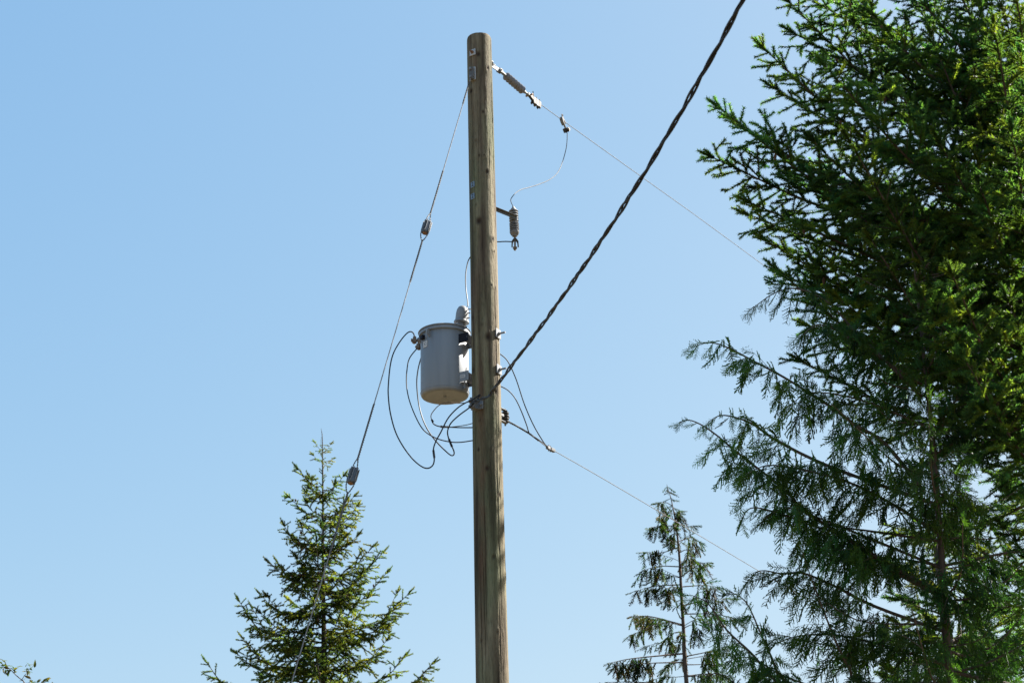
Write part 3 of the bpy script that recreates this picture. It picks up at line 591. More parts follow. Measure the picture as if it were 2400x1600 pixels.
class Crown:
    """collects transformed foliage prototypes; one mesh for one tree's crown"""
    def __init__(s): s.items = {}
    def put(s, key, p, d, up, sc, col):
        s.items.setdefault(key, []).append((p, d, up, sc, col))
    def build(s, protos, mat, parent, name='crown'):
        VV, FF, CC = [], [], []; n = 0
        off = ORG[parent.name]
        for key, lst in s.items.items():
            V, F = protos[key]; K = len(lst)
            P = A([l[0] for l in lst]); X = A([l[1] for l in lst]); X /= np.linalg.norm(X, axis=1, keepdims=True); Z = A([l[2] for l in lst])
            Y = np.cross(Z, X); Y /= np.maximum(np.linalg.norm(Y, axis=1, keepdims=True), 1e-6); Z = np.cross(X, Y); sc = A([l[3] for l in lst])
            if sc.ndim == 1: sc = np.stack([sc]*3, 1)
            B = np.stack([X, Y, Z], 2)*sc[:, None, :]
            W = np.einsum('kij,vj->kvi', B, V)+P[:, None]-off
            VV.append(W.reshape(-1, 3)); FF.append((F[None]+(np.arange(K)*len(V))[:, None, None]+n).reshape(-1, 3)); n += K*len(V)
            CC.append(np.repeat(A([l[4] for l in lst]), len(V), 0))
        V, F, Cc = np.concatenate(VV).astype(np.float32), np.concatenate(FF).astype(np.int32), np.concatenate(CC)
        me = bpy.data.meshes.new(name); me.vertices.add(len(V)); me.vertices.foreach_set('co', V.ravel()); me.loops.add(F.size); me.loops.foreach_set('vertex_index', F.ravel())
        me.polygons.add(len(F)); me.polygons.foreach_set('loop_start', np.arange(0, F.size, 3, dtype=np.int32)); me.polygons.foreach_set('loop_total', np.full(len(F), 3, np.int32)); me.update(calc_edges=True)
        at_ = me.attributes.new('col', 'FLOAT_COLOR', 'POINT'); at_.data.foreach_set('color', np.concatenate([Cc, np.ones((len(Cc), 1))], 1).astype(np.float32).ravel())
        me.materials.append(mat); o = bpy.data.objects.new(name, me); C.objects.link(o); o.parent = parent; ORG[o.name] = off; tag(o, kind='stuff')
        return o

PROTO = {}
for i in range(4): PROTO['f%d' % i] = needle_shoot(10+i, (.13, .15, .165, .15)[i], .027, 50, .0115, .7, .007, False)
for i in range(3): PROTO['s%d' % i] = needle_shoot(40+i, .15, .027, 26, .020, .9, .010, False)
for i in range(4): PROTO['c%d' % i] = frond(70+i, .38, 17, .0165, .31, 2)
for i in range(3): PROTO['h%d' % i] = frond(90+i, .50, 15, .032, .24, 1)
rs = np.random.default_rng(11)
TONE = [1., 0.]
def tone(lo=.62, hi=1.5): TONE[0] = rs.uniform(lo, hi); TONE[1] = rs.normal()*.10
def jit(c, v=.3):
    k = max(.3, (1+rs.normal()*v))*TONE[0]; h = rs.normal()*.10+TONE[1]
    return A([c[0]*k*(1+h), c[1]*k, c[2]*k*(1-h)]).clip(.004, .6)
FIR = [(.038, .082, .029), (.030, .070, .029), (.058, .098, .026), (.027, .062, .031)]
SPR = [(.050, .074, .020), (.036, .060, .022), (.066, .082, .020), (.031, .051, .022)]
CED = [(.036, .072, .020), (.029, .063, .022), (.046, .080, .019), (.026, .058, .025)]
def pick(L): return L[rs.integers(len(L))]

def along(P):
    L = np.concatenate([[0], np.cumsum(np.linalg.norm(np.diff(P, axis=0), axis=1))])
    def f(s): return A([np.interp(s, L, P[:, i]) for i in range(3)])
    return f, L[-1]
def twig(mb, a, b, r): mb.tube(A([a, b]), [r, r*.5], 3, False)

# ---- Douglas-fir / spruce bough
def needle_bough(cr, mb, P, kind, pal, r0, dens=1., l2max=.75, l2k=.42, sc=1., hang=.25, start=.18):
    tone(); f, L = along(P); n = len(P); mb.tube(P, np.linspace(r0, .005*sc, n), 6)
    s = L*start; side = 1; K = 4 if kind == 'f' else 3
    while s < L:
        p = f(s); t = nrm(f(min(s+.05, L))-f(max(s-.05, 0))); sd = nrm(np.cross(t, UP)); side = -side
        rem = L-s; l2 = min(.12*sc+l2k*rem, l2max)*rs.uniform(.6, 1.15)
        roll = rs.normal()*.5; u = nrm(sd*side*math.cos(roll)+np.cross(sd, t)*math.sin(roll))
        d = nrm(t*rs.uniform(.55, 1.0)+u*1.0-UP*hang*rs.uniform(0, 1.2)); up = nrm(np.cross(d, np.cross(UP, d))+rs.normal(size=3)*.25)
        q = p; ns = max(int(l2/(.10*sc)), 1); dd = d
        e_prev = p
        for i in range(ns):
            st = l2/ns; e = q+dd*st; 
            base = pick(pal); col = jit(base)
            cr.put('%s%d' % (kind, rs.integers(K)), q, dd, up, A([st/.15*1.25, sc*rs.uniform(.85, 1.15), sc*rs.uniform(.85, 1.15)]), col)
            if ns > 1 or rs.random() < .5:
                for sg in (-1, 1):
                    if rs.random() < .78*dens:
                        fr = nrm(np.cross(up, dd)); l3 = rs.uniform(.09, .17)*sc*(1.25-.5*i/ns)
                        d3 = nrm(dd*rs.uniform(.5, 1.1)+fr*sg+rs.normal(size=3)*.22-UP*hang*rs.uniform(0, .9)); pos = q+dd*st*rs.random()
                        cr.put('%s%d' % (kind, rs.integers(K)), pos, d3, nrm(up+rs.normal(size=3)*.4), A([l3/.15, sc*rs.uniform(.8, 1.1), sc*rs.uniform(.8, 1.1)]), jit(base))
                        if l3 > .13*sc and rs.random() < .6*dens:
                            d4 = nrm(d3+fr*sg*.2+rs.normal(size=3)*.5-UP*.2); cr.put('%s%d' % (kind, rs.integers(K)), pos+d3*l3*.5, d4, up, A([l3*.6/.15, sc*.9, sc*.9]), jit(base))
            q = e; dd = nrm(dd+rs.normal(size=3)*.10+t*.06-UP*hang*.22)
        if s > .3*L and kind == 'f': cr.put('f%d' % rs.integers(4), p, nrm(t+rs.normal(size=3)*.25), nrm(np.cross(sd, t)), A([.9*sc, sc, sc]), jit(pick(pal)))
        if l2 > .2: twig(mb, p, q-(q-p)*.1, .004*sc)
        s += rs.uniform(.05, .085)*sc/dens
    # leader of the bough
    t = nrm(P[-1]-P[-3]); up = nrm(np.cross(t, np.cross(UP, t)))
    for k in range(4):
        d = nrm(t+nrm(np.cross(t, up))*(-.7+1.4*k/3)*(.9 if k in (0, 3) else .5)); cr.put('%s%d' % (kind, rs.integers(K)), P[-1]-t*.03, d, up, A([.9*sc, sc, sc]), jit(pick(pal)))
    cr.put('%s0' % kind, P[-1], t, up, A([1.1*sc, sc, sc]), jit(pick(pal)))

# ---- cedar bough: hanging sprays
def cedar_bough(cr, mb, P, kind, pal, r0, dens=1., sc=1., l2k=.3, l2max=.6, start=.15, droop=1.):
    tone(); f, L = along(P); n = len(P); mb.tube(P, np.linspace(r0, .003*sc, n), 6); K = 4 if kind == 'c' else 3
    s = L*start; side = 1
    def fr(p, d, k, base):
        up = nrm(np.cross(d, UP)+rs.normal(size=3)*.55); cr.put('%s%d' % (kind, rs.integers(K)), p, d, up, k*sc*rs.uniform(.75, 1.2), jit(base, .28))
    while s < L:
        p = f(s); t = nrm(f(min(s+.05, L))-f(max(s-.05, 0))); sd = nrm(np.cross(t, UP)+1e-6); side = -side; rem = L-s
        base = pick(pal); l2 = min(.05+l2k*rem, l2max)*rs.uniform(.4, 1.2)*sc
        d = nrm(t*rs.uniform(.3, .9)+sd*side*rs.uniform(.3, 1.)+UP*rs.uniform(-.5, .25)*droop)
        if l2 > .14*sc:
            q = p; ns = max(2, int(l2/(.085*sc))); pts = [p]
            for i in range(ns):
                e = q+d*l2/ns; d = nrm(d-UP*.20*droop+rs.normal(size=3)*.08); q = e; pts.append(q)
                fd = nrm(d*.5-UP*rs.uniform(.5, 1.1)*droop+rs.normal(size=3)*.3); fr(q, fd, rs.uniform(.4, .8)*(1.1-.35*i/ns), base)
                if rs.random() < .7*dens: fr(q-d*l2/ns*.5, nrm(d*.8+np.cross(d, UP)*rs.choice([-1, 1])*.6-UP*rs.uniform(.2, .8)*droop), rs.uniform(.35, .65), base)
            fr(q, nrm(d-UP*.15), .5, base); twig(mb, pts[0], pts[len(pts)//2], .0035*sc); twig(mb, pts[len(pts)//2], pts[-1], .0025*sc)
        else:
            fr(p, nrm(t*.6+sd*side*.5-UP*rs.uniform(.1, .9)*droop), rs.uniform(.25, .5), base)
        if rs.random() < .45*dens: fr(p, nrm(t*.3+rs.normal(size=3)*.3-UP*1.0*droop), rs.uniform(.5, .95)*min(1, .45+rem), base)
        s += rs.uniform(.035, .065)*sc/dens
    t = nrm(P[-1]-P[-3]); fr(P[-1]-t*.02, nrm(t-UP*.2), .42, pick(pal)); fr(P[-1]-t*.06, nrm(t-UP*.6), .4, pick(pal))

def bough_curve(a, tip, rise, sag=.1, n=9):
    a, tip = np.asarray(a), np.asarray(tip); L = np.linalg.norm(tip-a); m1 = a+(tip-a)*.33+UP*L*rise*-.5+rs.normal(size=3)*.02*L; m2 = a+(tip-a)*.68+UP*L*rise*-.8+rs.normal(size=3)*.02*L
    return catmull([a, m1, m2, tip], n//3+1)
def make_trunk(parent, pts, radii, mat):
    P = catmull(pts, 6); r = np.interp(np.linspace(0, 1, len(P)), np.linspace(0, 1, len(radii)), radii)
    r = r*(1+.03*np.sin(np.arange(len(r))*2.1)); return obj('trunk', MB().tube(P, r, 14), mat, parent), P
def tz(P, z):
    return A([np.interp(z, P[:, 2], P[:, 0]), np.interp(z, P[:, 2], P[:, 1]), z])
def cone_part(parent, p, L, r, mat):
    pr = []
    for i in range(7):
        t = i/6; rr = r*math.sin(math.pi*min(.18+t*.75, 1))**.8; pr += [(rr*.75, L*t), (rr, L*(t+.05))]
    return obj('cone', MB().lathe(pr, p, nrm(A([rs.normal()*.15, rs.normal()*.15, -1])), 7), mat, parent, False)
def wood(parent, mb, mat, name='branch'): return obj(name, mb, mat, parent)

# ------------------------------------------------------------------ big fir on the right
def tree_fir():
    Yf = 15.9; base = at(2555, 800, Yf); root = thing('fir_tree', (base[0], base[1], 0), 'large dark green fir with upswept boughs filling the upper right', 'tree')
    H = 15.2; bx, by = base[0], base[1]
    _, TP = make_trunk(root, [(bx, by, -.2), (bx-.02, by, 5), (bx+.03, by, 10), (bx, by, H)], [.24, .19, .12, .02], M['bark'])
    cr = Crown()
    hung = []
    # boughs that shape the outline: tip pixel, tip depth, drop of the start below the tip
    tips = [(1685,253,15.0,1.5),(1668,368,15.4,1.2),(1722,285,15.2,1.4),(1788,112,15.1,1.6),(1812,205,15.5,1.4),(1846,2,14.9,1.7),(1856,75,15.7,1.5),(1752,472,15.2,1.15),(1748,500,15.9,1.0),(1790,560,15.5,.9),(1818,630,15.2,.9),(1838,645,15.9,.7),
            (1878,845,15.6,.7),(1890,760,16.2,.8),(1880,-80,15.2,1.8),(1840,-40,16.0,1.7),(1960,-60,14.6,1.9),(1905,330,14.2,1.7),(1930,150,14.0,1.9),(1990,330,13.6,1.6),(2040,560,13.5,1.4),(2230,640,13.0,1.1),(2160,690,13.3,1.2),(2260,840,13.2,1.0),(2330,60,13.2,1.8),(2370,300,13.0,1.5),(2390,130,13.6,1.6),(1925,430,15.2,1.3),(1870,420,16.4,1.2),(1860,590,16.3,1.0),
            (1965,700,15.0,1.0),(2050,760,14.3,1.0),(2100,210,14.4,1.7),(2180,80,14.4,1.8),(2200,330,14.0,1.6),(2010,60,15.6,1.7),(2080,450,15.8,1.3),(2150,560,15.2,1.2),(2250,-20,14.6,1.7),(2340,180,14.2,1.6),(2280,120,15.0,1.6),(2390,40,14.6,1.6),(2290,420,13.6,1.4),(2390,520,13.8,1.3),(2360,700,13.4,1.1),(2300,250,15.2,1.4),(2320,-70,14.6,1.6),(2400,-60,15.2,1.6),(2200,-90,15.0,1.7),(2110,-50,14.6,1.7),(2150,20,15.6,1.6),(2380,-20,14.0,1.6),(2290,10,15.6,1.5)]
    for x, y, Y, dr in tips:
        tip = at(x, y, Y); a = tz(TP, tip[2]-dr*rs.uniform(.9, 1.1)); mb = MB(); P = bough_curve(a, tip, .10*rs.uniform(.6, 1.5)); hung.append(P); Lb_ = np.linalg.norm(tip-a)
        needle_bough(cr, mb, P, 'f', FIR, .008+.006*Lb_, .95, l2max=.6, l2k=.34, sc=1.12); wood(root, mb, M['bark'])
    # random whorls fill the body, kept right of the outline seen in the photograph
    def xmin(y): return np.interp(y, [-400, 0, 110, 250, 330, 480, 640, 760, 900, 1700], [1920, 1880, 1840, 1770, 1740, 1790, 1860, 1920, 2000, 2080])
    z = 3.2
    while z < H-.4:
        vis = 6.2 < z < 12
        for k in range(2 if vis else 3):
            az = rs.uniform(0, 2*math.pi)
            if rs.random() < (.75 if math.sin(az) > .2 else .5): continue
            L = min(.5+(H-z)*.42, 3.6)*rs.uniform(.6, 1.05); el = math.radians(np.interp(z, [3, 8, 14], [-5, 22, 42])+rs.normal()*7)
            a = tz(TP, z+rs.uniform(-.1, .1)); d = A([math.cos(az)*math.cos(el), math.sin(az)*math.cos(el), math.sin(el)])
            for _ in range(12):
                tip = a+d*L; q = proj(tip)
                if q[0] > xmin(q[1]): break
                L *= .9
            if L < .5: continue
            mb = MB(); P = bough_curve(a, tip, .08*rs.uniform(.4, 1.5)); inview = proj(a+d*L*.9)[0] < 2480
            needle_bough(cr, mb, P, 'f', FIR, .008+.006*L, (.75 if inview else .5), l2max=.62, sc=(1.12 if inview else 1.7)); wood(root, mb, M['bark'])
        z += .42 if vis else .55
    cr.build(PROTO, M['needle'], root)
    for k in range(22):
        P = hung[k]; q = P[-3-int(rs.integers(3))]; cone_part(root, q-UP*.03+A([0, -.03, 0]), .075, .017, M['cone'])
tree_fir()

# ------------------------------------------------------------------ near cedar, lower right
def tree_cedar():
    Yc = 14.3; tp = [at(2135, 560, Yc), at(2160, 780, Yc), at(2190, 1080, Yc), at(2212, 1380, Yc), at(2235, 1640, Yc)]
    e = tp[-1]; pts = [A([e[0]+.25, Yc, -.2]), A([e[0]+.14, Yc, 2.])]+tp[::-1]
    root = thing('cedar_tree', (e[0]+.25, Yc, 0), 'cedar with drooping fern-like sprays in the lower right', 'tree')
    _, TP = make_trunk(root, pts, [.09, .065, .036, .030, .024, .016, .005], M['cedar_bark'])
    cr = Crown()
    px = [  # path of each bough from the trunk outwards
        [(2165,1150),(2074,1039),(2006,996),(1942,950),(1846,889),(1774,850),(1700,812),(1660,803),(1626,812)],
        [(2210,1390),(2095,1330),(1917,1218),(1874,1186),(1835,1143),(1738,1068),(1667,1010),(1620,985),(1592,989)],
        [(2190,1180),(1950,1095),(1824,1034),(1770,997),(1731,980),(1690,973),(1660,988)],
        [(2160,930),(2060,830),(2003,775),(1939,707),(1871,677),(1817,686),(1764,722)],
        [(2160,900),(2080,850),(1990,790),(1920,760),(1875,790)],
        [(2215,1480),(2050,1420),(1950,1370),(1880,1342),(1835,1344),(1781,1337),(1748,1366)],
        [(2240,1680),(2060,1650),(1900,1620),(1831,1586),(1810,1543),(1781,1479),(1749,1411),(1710,1384)],
        [(2240,1720),(2040,1700),(1880,1650),(1810,1586),(1760,1529),(1703,1475),(1660,1414),(1621,1394)],
        [(2230,1600),(2024,1600),(1989,1561),(1964,1514),(1930,1430),(1900,1350),(1880,1290)],
        [(2225,1560),(2100,1520),(1980,1490),(1906,1486),(1850,1495),(1803,1514)],
        [(2210,1400),(2080,1330),(1990,1260),(1900,1230),(1820,1200),(1760,1190),(1735,1222)],
        [(2170,1000),(2080,960),(1990,930),(1900,920),(1850,950)],
        [(2200,1250),(2090,1180),(1990,1130),(1880,1100),(1800,1090),(1750,1110)],
        [(2205,1330),(2060,1270),(1960,1230),(1850,1190),(1790,1215)],
        [(2235,1650),(2100,1640),(1950,1620),(1830,1580),(1760,1540),(1700,1550)],
        [(2240,1700),(2060,1720),(1900,1690),(1780,1640),(1690,1580),(1655,1585)]]
    for i, q in enumerate(px):
        Ye = Yc+rs.uniform(-.7, .6); P = catmull([at(x, y, Yc+(Ye-Yc)*k/(len(q)-1)) for k, (x, y) in enumerate(q)], 4); mb = MB()
        Lb_ = np.sum(np.linalg.norm(np.diff(P, axis=0), axis=1)); cedar_bough(cr, mb, P, 'c', CED, .006+.005*Lb_, .85, start=.2); wood(root, mb, M['cedar_bark'])
    def xmin(y): return np.interp(y, [500, 700, 800, 1000, 1150, 1350, 1500, 1700], [2060, 1930, 1880, 1820, 1760, 1800, 1800, 1700])
    z = 2.2; ztop = TP[-1][2]
    while z < ztop-.1:
        vis = z > 3.6
        for k in range(2):
            az = rs.uniform(0, 2*math.pi); L = min(.25+(ztop-z)*.52, 2.1)*rs.uniform(.55, 1.05); a = tz(TP, z+rs.uniform(-.08, .08)); el = math.radians(15+rs.normal()*10)
            d = A([math.cos(az)*math.cos(el), math.sin(az)*math.cos(el), math.sin(el)])
            for _ in range(12):
                tip = a+d*L+UP*L*.05; q = proj(tip)
                if q[0] > xmin(q[1]): break
                L *= .9
            if L < .3: continue
            mb = MB(); P = bough_curve(a, tip, .14); cedar_bough(cr, mb, P, 'c', CED, .005+.005*L, .65 if vis else .4, sc=1 if vis else 1.6, start=.04); wood(root, mb, M['cedar_bark'])
        z += .24 if vis else .4
    for k in range(30):                                   # short leafy twigs close round the trunk
        z = rs.uniform(3.8, ztop-.3); az = -math.pi/2+rs.uniform(-1.5, 1.5); L = rs.uniform(.3, .75); a = tz(TP, z); tip = a+L*A([math.cos(az), math.sin(az), .1])
        mb = MB(); cedar_bough(cr, mb, bough_curve(a, tip, .1), 'c', CED, .007, .7, start=.1); wood(root, mb, M['cedar_bark'])
    cr.build(PROTO, M['scale'], root)
tree_cedar()

# ------------------------------------------------------------------ firs behind, closing the lower right
def back_fir(px, Y, H, label, seed, xl, rmax, tint):
    base = at(px, 1000, Y); root = thing('fir_tree', (base[0], base[1], 0), label, 'tree')
    _, TP = make_trunk(root, [(base[0], Y, -.2), (base[0]+.05, Y, H*.5), (base[0], Y, H)], [.26, .17, .02], M['bark']); cr = Crown(); z = 3.
    while z < H-.2:
        for k in range(5):
            az = rs.uniform(0, 2*math.pi); L = min(.4+(H-z)*.36, rmax)*rs.uniform(.6, 1.05); el = math.radians(np.interp(z, [3, H*.6, H], [-8, 8, 40])+rs.normal()*7); a = tz(TP, z)
            d = A([math.cos(az)*math.cos(el), math.sin(az)*math.cos(el), math.sin(el)])
            for _ in range(12):
                tip = a+d*L; q = proj(tip)
                if q[0] > xl(q[1]): break
                L *= .88
            if L < .4: continue
            mb = MB(); needle_bough(cr, mb, bough_curve(a, tip, .05), 'f', tint, .012+.007*L, .62, l2max=1.0, sc=1.75, hang=.5); wood(root, mb, M['bark'])
        z += .42
    cr.build(PROTO, M['needle'], root)
back_fir(2440, 22, 10.2, 'shaded fir behind the cedar at the lower right edge', 1, lambda y: 2130 if y > 1300 else 2230, 3.2, FIR)
back_fir(2160, 25, 8.6, 'sunlit shorter fir showing low behind the cedar trunk', 2, lambda y: np.interp(y, [1100, 1400, 1600], [2090, 2000, 1990]), 2.4, SPR)

# ------------------------------------------------------------------ spruce on the left
def tree_spruce():
    Ys = 30.; zpx = lambda X, Y: (460+X/2.528, 980+Y/2.528)
    top = at(*zpx(740, 60), Ys); mid = at(*zpx(752, 900), Ys); low = at(*zpx(757, 1560), Ys)
    root = thing('spruce_tree', (low[0]+.1, Ys, 0), 'slender pointed spruce with upturned branch tips at lower left', 'tree')
    _, TP = make_trunk(root, [A([low[0]+.1, Ys, -.2]), A([low[0]+.05, Ys, 4.]), low, mid, at(*zpx(748, 180), Ys), top], [.17, .13, .055, .026, .009, .003], M['bark']); cr = Crown()
    hung = []
    ex = [((600,297),(680,375),(745,402)),((550,465),(640,540),(750,590)),((520,632),(580,715),(752,742)),((432,852),(540,930),(752,965)),((415,1048),(500,1130),(754,1165)),((252,1078),(370,1230),(754,1330)),((272,1298),(400,1430),(756,1500)),((236,1388),(360,1470),(756,1590)),((58,1440),(180,1570),(756,1750)),
          ((875,338),(820,395),(750,425)),((938,458),(860,530),(751,590)),((955,515),(880,600),(752,640)),((890,745),(820,760),(752,790)),((1048,758),(900,900),(753,960)),((1112,788),(940,960),(753,1050)),((1130,912),(980,1060),(754,1110)),((1265,1028),(1090,1190),(755,1290)),((1130,1312),(1000,1440),(756,1490)),((1235,1408),(1110,1530),(756,1600)),((1400,1450),(1240,1590),(756,1730)),
          ((690,215),(720,235),(746,250)),((812,238),(780,250),(747,270)),((672,412),(710,440),(749,460)),((800,150),(770,180),(745,205)),((702,142),(730,170),(744,192)),((1190,1030),(1080,1230),(755,1310)),((480,850),(560,940),(752,990)),((895,640),(830,670),(752,700)),((330,1120),(450,1290),(755,1390)),((620,860),(680,900),(752,930)),((1030,870),(900,990),(754,1080))]
    for q in ex:
        Ye = Ys+rs.normal()*.45; (tx, ty), (mx, my), (ax, ay) = q; a = at(*zpx(ax, ay), Ys); t_ = at(*zpx(tx, ty), Ye); m = at(*zpx(mx, my), Ys*.5+Ye*.5)-UP*.04; mb = MB()
        P = catmull([a, a*.45+m*.55-UP*.03, m, t_], 4); hung.append(P) if ay > 400 else None; L = np.linalg.norm(t_-a)
        hi = ay < 300
        needle_bough(cr, mb, P, 's', SPR, .003 if hi else .006+.007*L, .5 if hi else .95, l2max=.09 if hi else .42, l2k=.28, sc=.62 if hi else .92, hang=.1 if hi else .5, start=.12); wood(root, mb, M['bark'])
    z = 3.; zt_ = top[2]
    while z < zt_-1.1:
        vis = z > 6.4
        for k in range((2 if zt_-z < 2.2 else 4) if vis else 3):
            az = rs.uniform(0, 2*math.pi); L = np.interp(zt_-z, [.4, 1, 1.9, 2.8, 3.8, 5, 8], [.15, .42, .62, 1.0, 1.3, 1.8, 2.3])*rs.uniform(.55, 1.0); el = math.radians(np.interp(zt_-z, [0, 2, 6], [45, 22, 0])+rs.normal()*9); a = tz(TP, z+rs.uniform(-.05, .05))
            tip = a+L*A([math.cos(az)*math.cos(el), math.sin(az)*math.cos(el), math.sin(el)]); mb = MB(); P = bough_curve(a, tip, .16); hung.append(P) if vis else None
            needle_bough(cr, mb, P, 's', SPR, .005+.007*L, .85 if vis else .45, l2max=.42, l2k=.28, sc=.9 if vis else 1.6, hang=.55, start=.1); wood(root, mb, M['bark'])
        z += .2 if vis else .4
    cr.put('s0', top-UP*.3, UP+.03, A([1., 0, 0]), A([.9, .22, .22]), jit(SPR[1]))
    for k in range(40):
        s = .38+.045*k; a_ = rs.uniform(0, 6.3); cr.put('s%d' % rs.integers(3), tz(TP, zt_-s), nrm([math.cos(a_), math.sin(a_), .9]), UP+.1, A([.5+.01*k, .6+.01*k, .6+.01*k]), jit(pick(SPR)))
    cr.build(PROTO, M['needle'], root)
    for k in range(110):
        P = hung[int(rs.integers(len(hung)))]; q = P[int(rs.integers(len(P)//3, len(P)-1))]; cone_part(root, q+rs.normal(size=3)*.04-UP*.02, .055, .018, M['cone'])
tree_spruce()

# ------------------------------------------------------------------ small far cedar, right of the pole
def tree_far_cedar():
    Yd = 27.; zp = lambda X, Y: (1400+X/3.1356, 1100+Y/3.1356); g = lambda X, Y, k=0.: at(*zp(X, Y), Yd+k)
    tp = [g(510, 108), g(545, 230), g(580, 420), g(603, 640), g(617, 900), g(635, 1200), g(655, 1560)]; e = tp[-1]
    root = thing('cedar_tree', (e[0]+.15, Yd, 0), 'small sparse distant cedar with bare trunk showing right of the pole', 'tree')
    _, TP = make_trunk(root, [A([e[0]+.15, Yd, -.2]), A([e[0]+.1, Yd, 3.])]+tp[::-1], [.09, .07, .034, .028, .024, .019, .014, .008, .003], M['cedar_bark']); cr = Crown()
    pal = [(.018, .034, .013), (.022, .034, .012), (.030, .026, .012), (.015, .030, .013)]
    ex = [((450,240),(500,240),(546,262)),((610,335),(590,325),(560,330)),((447,350),(500,340),(565,370)),((388,425),(480,415),(578,412)),((760,540),(690,500),(590,530)),((345,605),(470,610),(595,570)),((710,660),(660,590),(602,610)),((335,740),(450,710),(604,712)),((820,680),(740,700),(612,790)),((280,890),(430,855),(612,845)),((905,865),(790,850),(618,860)),((950,945),(800,960),(622,1000)),((260,1075),(400,1080),(626,1140)),((245,1215),(330,1180),(430,1130)),((85,1420),(270,1385),(640,1350)),((120,1440),(400,1420),(650,1415)),((960,1290),(820,1335),(655,1370)),((900,1420),(760,1430),(660,1432)),((70,1560),(300,1560),(660,1590)),((760,1180),(700,1140),(640,1160)),((1010,1090),(850,1060),(625,1060)),((500,1240),(560,1200),(620,1190)),((540,480),(570,470),(592,500)),((490,880),(560,860),(613,890)),((980,1560),(820,1500),(660,1520))]
    for q in ex:
        k = rs.normal()*.4; (tx, ty), (mx, my), (ax, ay) = q; a = g(ax, ay); m = g(mx, my, k*.5); t_ = g(tx, ty, k); mb = MB(); L = np.linalg.norm(t_-a)
        cedar_bough(cr, mb, catmull([a, m, t_], 5), 'h', pal, .006+.006*L, .75, sc=.85, l2k=.18, l2max=.3, start=.42, droop=1.1); wood(root, mb, M['cedar_bark'])
        for _ in range(int(6+12*L)):
            s_ = rs.uniform(.45, 1.02); cr.put('h%d' % rs.integers(3), a+(t_-a)*s_, nrm([rs.normal()*.35, rs.normal()*.35, -1]), nrm(rs.normal(size=3)), .55*rs.uniform(.7, 1.2), jit((.045, .024, .014) if rs.random() < .22 else pick(pal)))
    z = 3.; zt_ = TP[-1][2]
    while z < zt_-.4:
        vis = z > 5.
        for k in range(3 if vis else 2):
            az = rs.uniform(0, 2*math.pi); L = np.interp(zt_-z, [.3, 1, 2, 3, 6], [.14, .42, .68, .95, 1.4])*rs.uniform(.5, 1.); a = tz(TP, z); tip = a+L*A([math.cos(az), math.sin(az), .12+rs.normal()*.15]); mb = MB()
            cedar_bough(cr, mb, bough_curve(a, tip, -.05), 'h', pal, .003+.004*L, .9, sc=.8 if vis else 1.3, l2k=.2, l2max=.3, start=.3, droop=1.1); wood(root, mb, M['cedar_bark'])
        z += .26 if vis else .5
    for k in range(22): cr.put('h%d' % rs.integers(3), tz(TP, zt_-.02-rs.uniform(0, .55)), nrm([rs.normal()*.6, rs.normal()*.6, -.5]), nrm(rs.normal(size=3)), .35*rs.uniform(.6, 1.2), jit(pick(pal)))
    cr.build(PROTO, M['scale'], root)
tree_far_cedar()

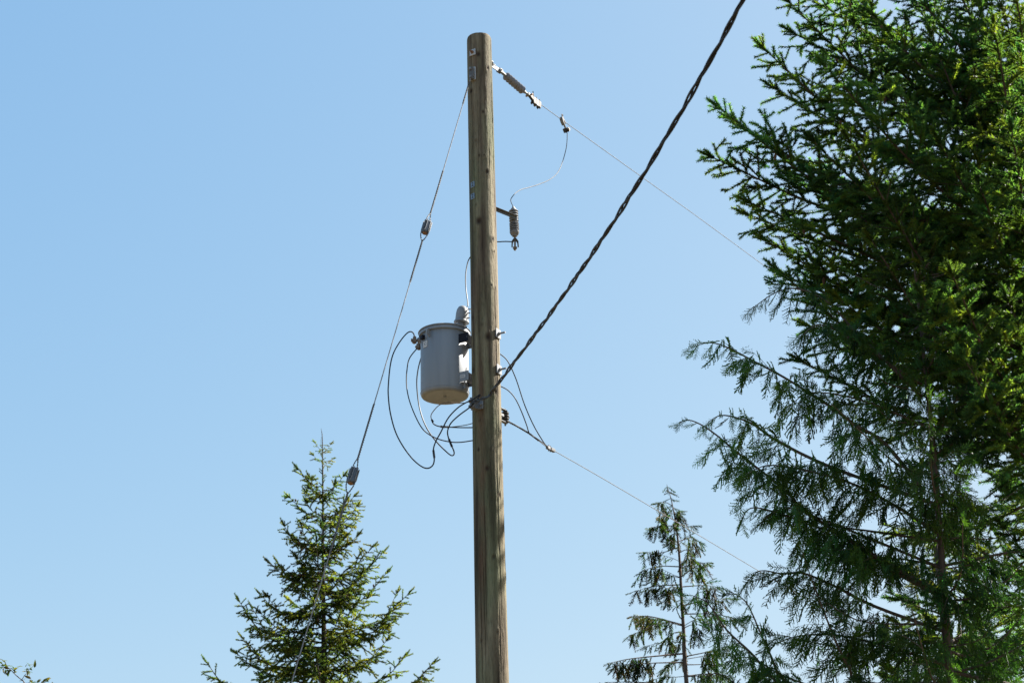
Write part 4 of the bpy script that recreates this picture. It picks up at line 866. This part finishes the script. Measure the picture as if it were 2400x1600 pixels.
# ------------------------------------------------------------------ broadleaf tree peeping in at the lower left
def tree_broadleaf():
    Yb = 19.; zp = lambda X, Y, k=0.: at(X/9.408, 1450+Y/9.408, Yb+k)
    def leaf(seed):
        g = np.random.default_rng(seed); L, W = .075, .026; xs = np.linspace(0, 1, 6); V = []; F = []
        for x in xs:
            wv = W/2*math.sin(math.pi*x**.8)+.0006; zz = -.25*L*x*x*g.uniform(.5, 1.3); V += [A([x*L, -wv, zz+wv*.35]), A([x*L, 0, zz]), A([x*L, wv, zz+wv*.35])]
        for i in range(5): b = i*3; F += [(b, b+1, b+4), (b, b+4, b+3), (b+1, b+2, b+5), (b+1, b+5, b+4)]
        return A(V), A(F)
    pr = {'l%d' % i: leaf(i) for i in range(3)}; pal = [(.05, .07, .018), (.08, .075, .02), (.035, .06, .02), (.09, .075, .03)]
    b0 = zp(560, 1411); root = thing('broadleaf_tree', (b0[0]+.2, Yb, 0), 'thin leafy twigs poking up at the bottom left corner', 'tree')
    _, TP = make_trunk(root, [(b0[0]+.2, Yb, -.2), (b0[0]+.1, Yb, 2.), (b0[0]+.12, Yb, b0[2]-.25)], [.06, .045, .012], M['cedar_bark']); cr = Crown(); ends = []
    def twg(pts, r=.006):
        P = catmull(pts, 5); obj('branch', MB().tube(P, np.linspace(r, .0025, len(P)), 6), M['cedar_bark'], root); return P
    t0 = TP[-1]
    a = twg([t0, zp(540, 1411), zp(480, 1340), zp(360, 1240), zp(250, 1130), zp(160, 1050), zp(60, 990)], .007); b = twg([zp(480, 1340), zp(540, 1240), zp(600, 1180), zp(640, 1080)], .004); c = twg([t0, zp(800, 1470, .2), zp(950, 1430, .2), zp(1020, 1350, .2)], .005); d_ = twg([zp(540, 1411), zp(640, 1400), zp(690, 1330)], .004); d2 = twg([t0, zp(700, 1480), zp(790, 1390)], .004)
    def clump(p, n, k, s=1.):
        for _ in range(n):
            d = nrm(rs.normal(size=3)+A([0, 0, .35])); cr.put('l%d' % rs.integers(3), p+rs.normal(size=3)*.02*k, d, nrm(UP+rs.normal(size=3)*.5), s*rs.uniform(.7, 1.2), jit(pick(pal), .2))
    for P, n in ((a[-4:], 4), (a[-12:-4], 3), (b[-5:], 4), (c[-4:], 4), (d2[-3:], 3)):
        for p in P: clump(p, n-1, 1.2)
    clump(d_[-1], 2, .5, .6); clump(a[8], 2, .4, .6)
    for k in range(60):
        z = rs.uniform(1.4, t0[2]-.15); az = rs.uniform(0, 6.3); L = rs.uniform(.3, .9); s0_ = tz(TP, z); P = twg([s0_, s0_+A([math.cos(az)*L*.5, math.sin(az)*L*.5, .12*L]), s0_+A([math.cos(az)*L, math.sin(az)*L, min(.2*L, t0[2]-.1-z)])], .005)
        for p in P[4::2]: clump(p, 3, 2.)
    cr.build(pr, M['leaf'], root)
tree_broadleaf()
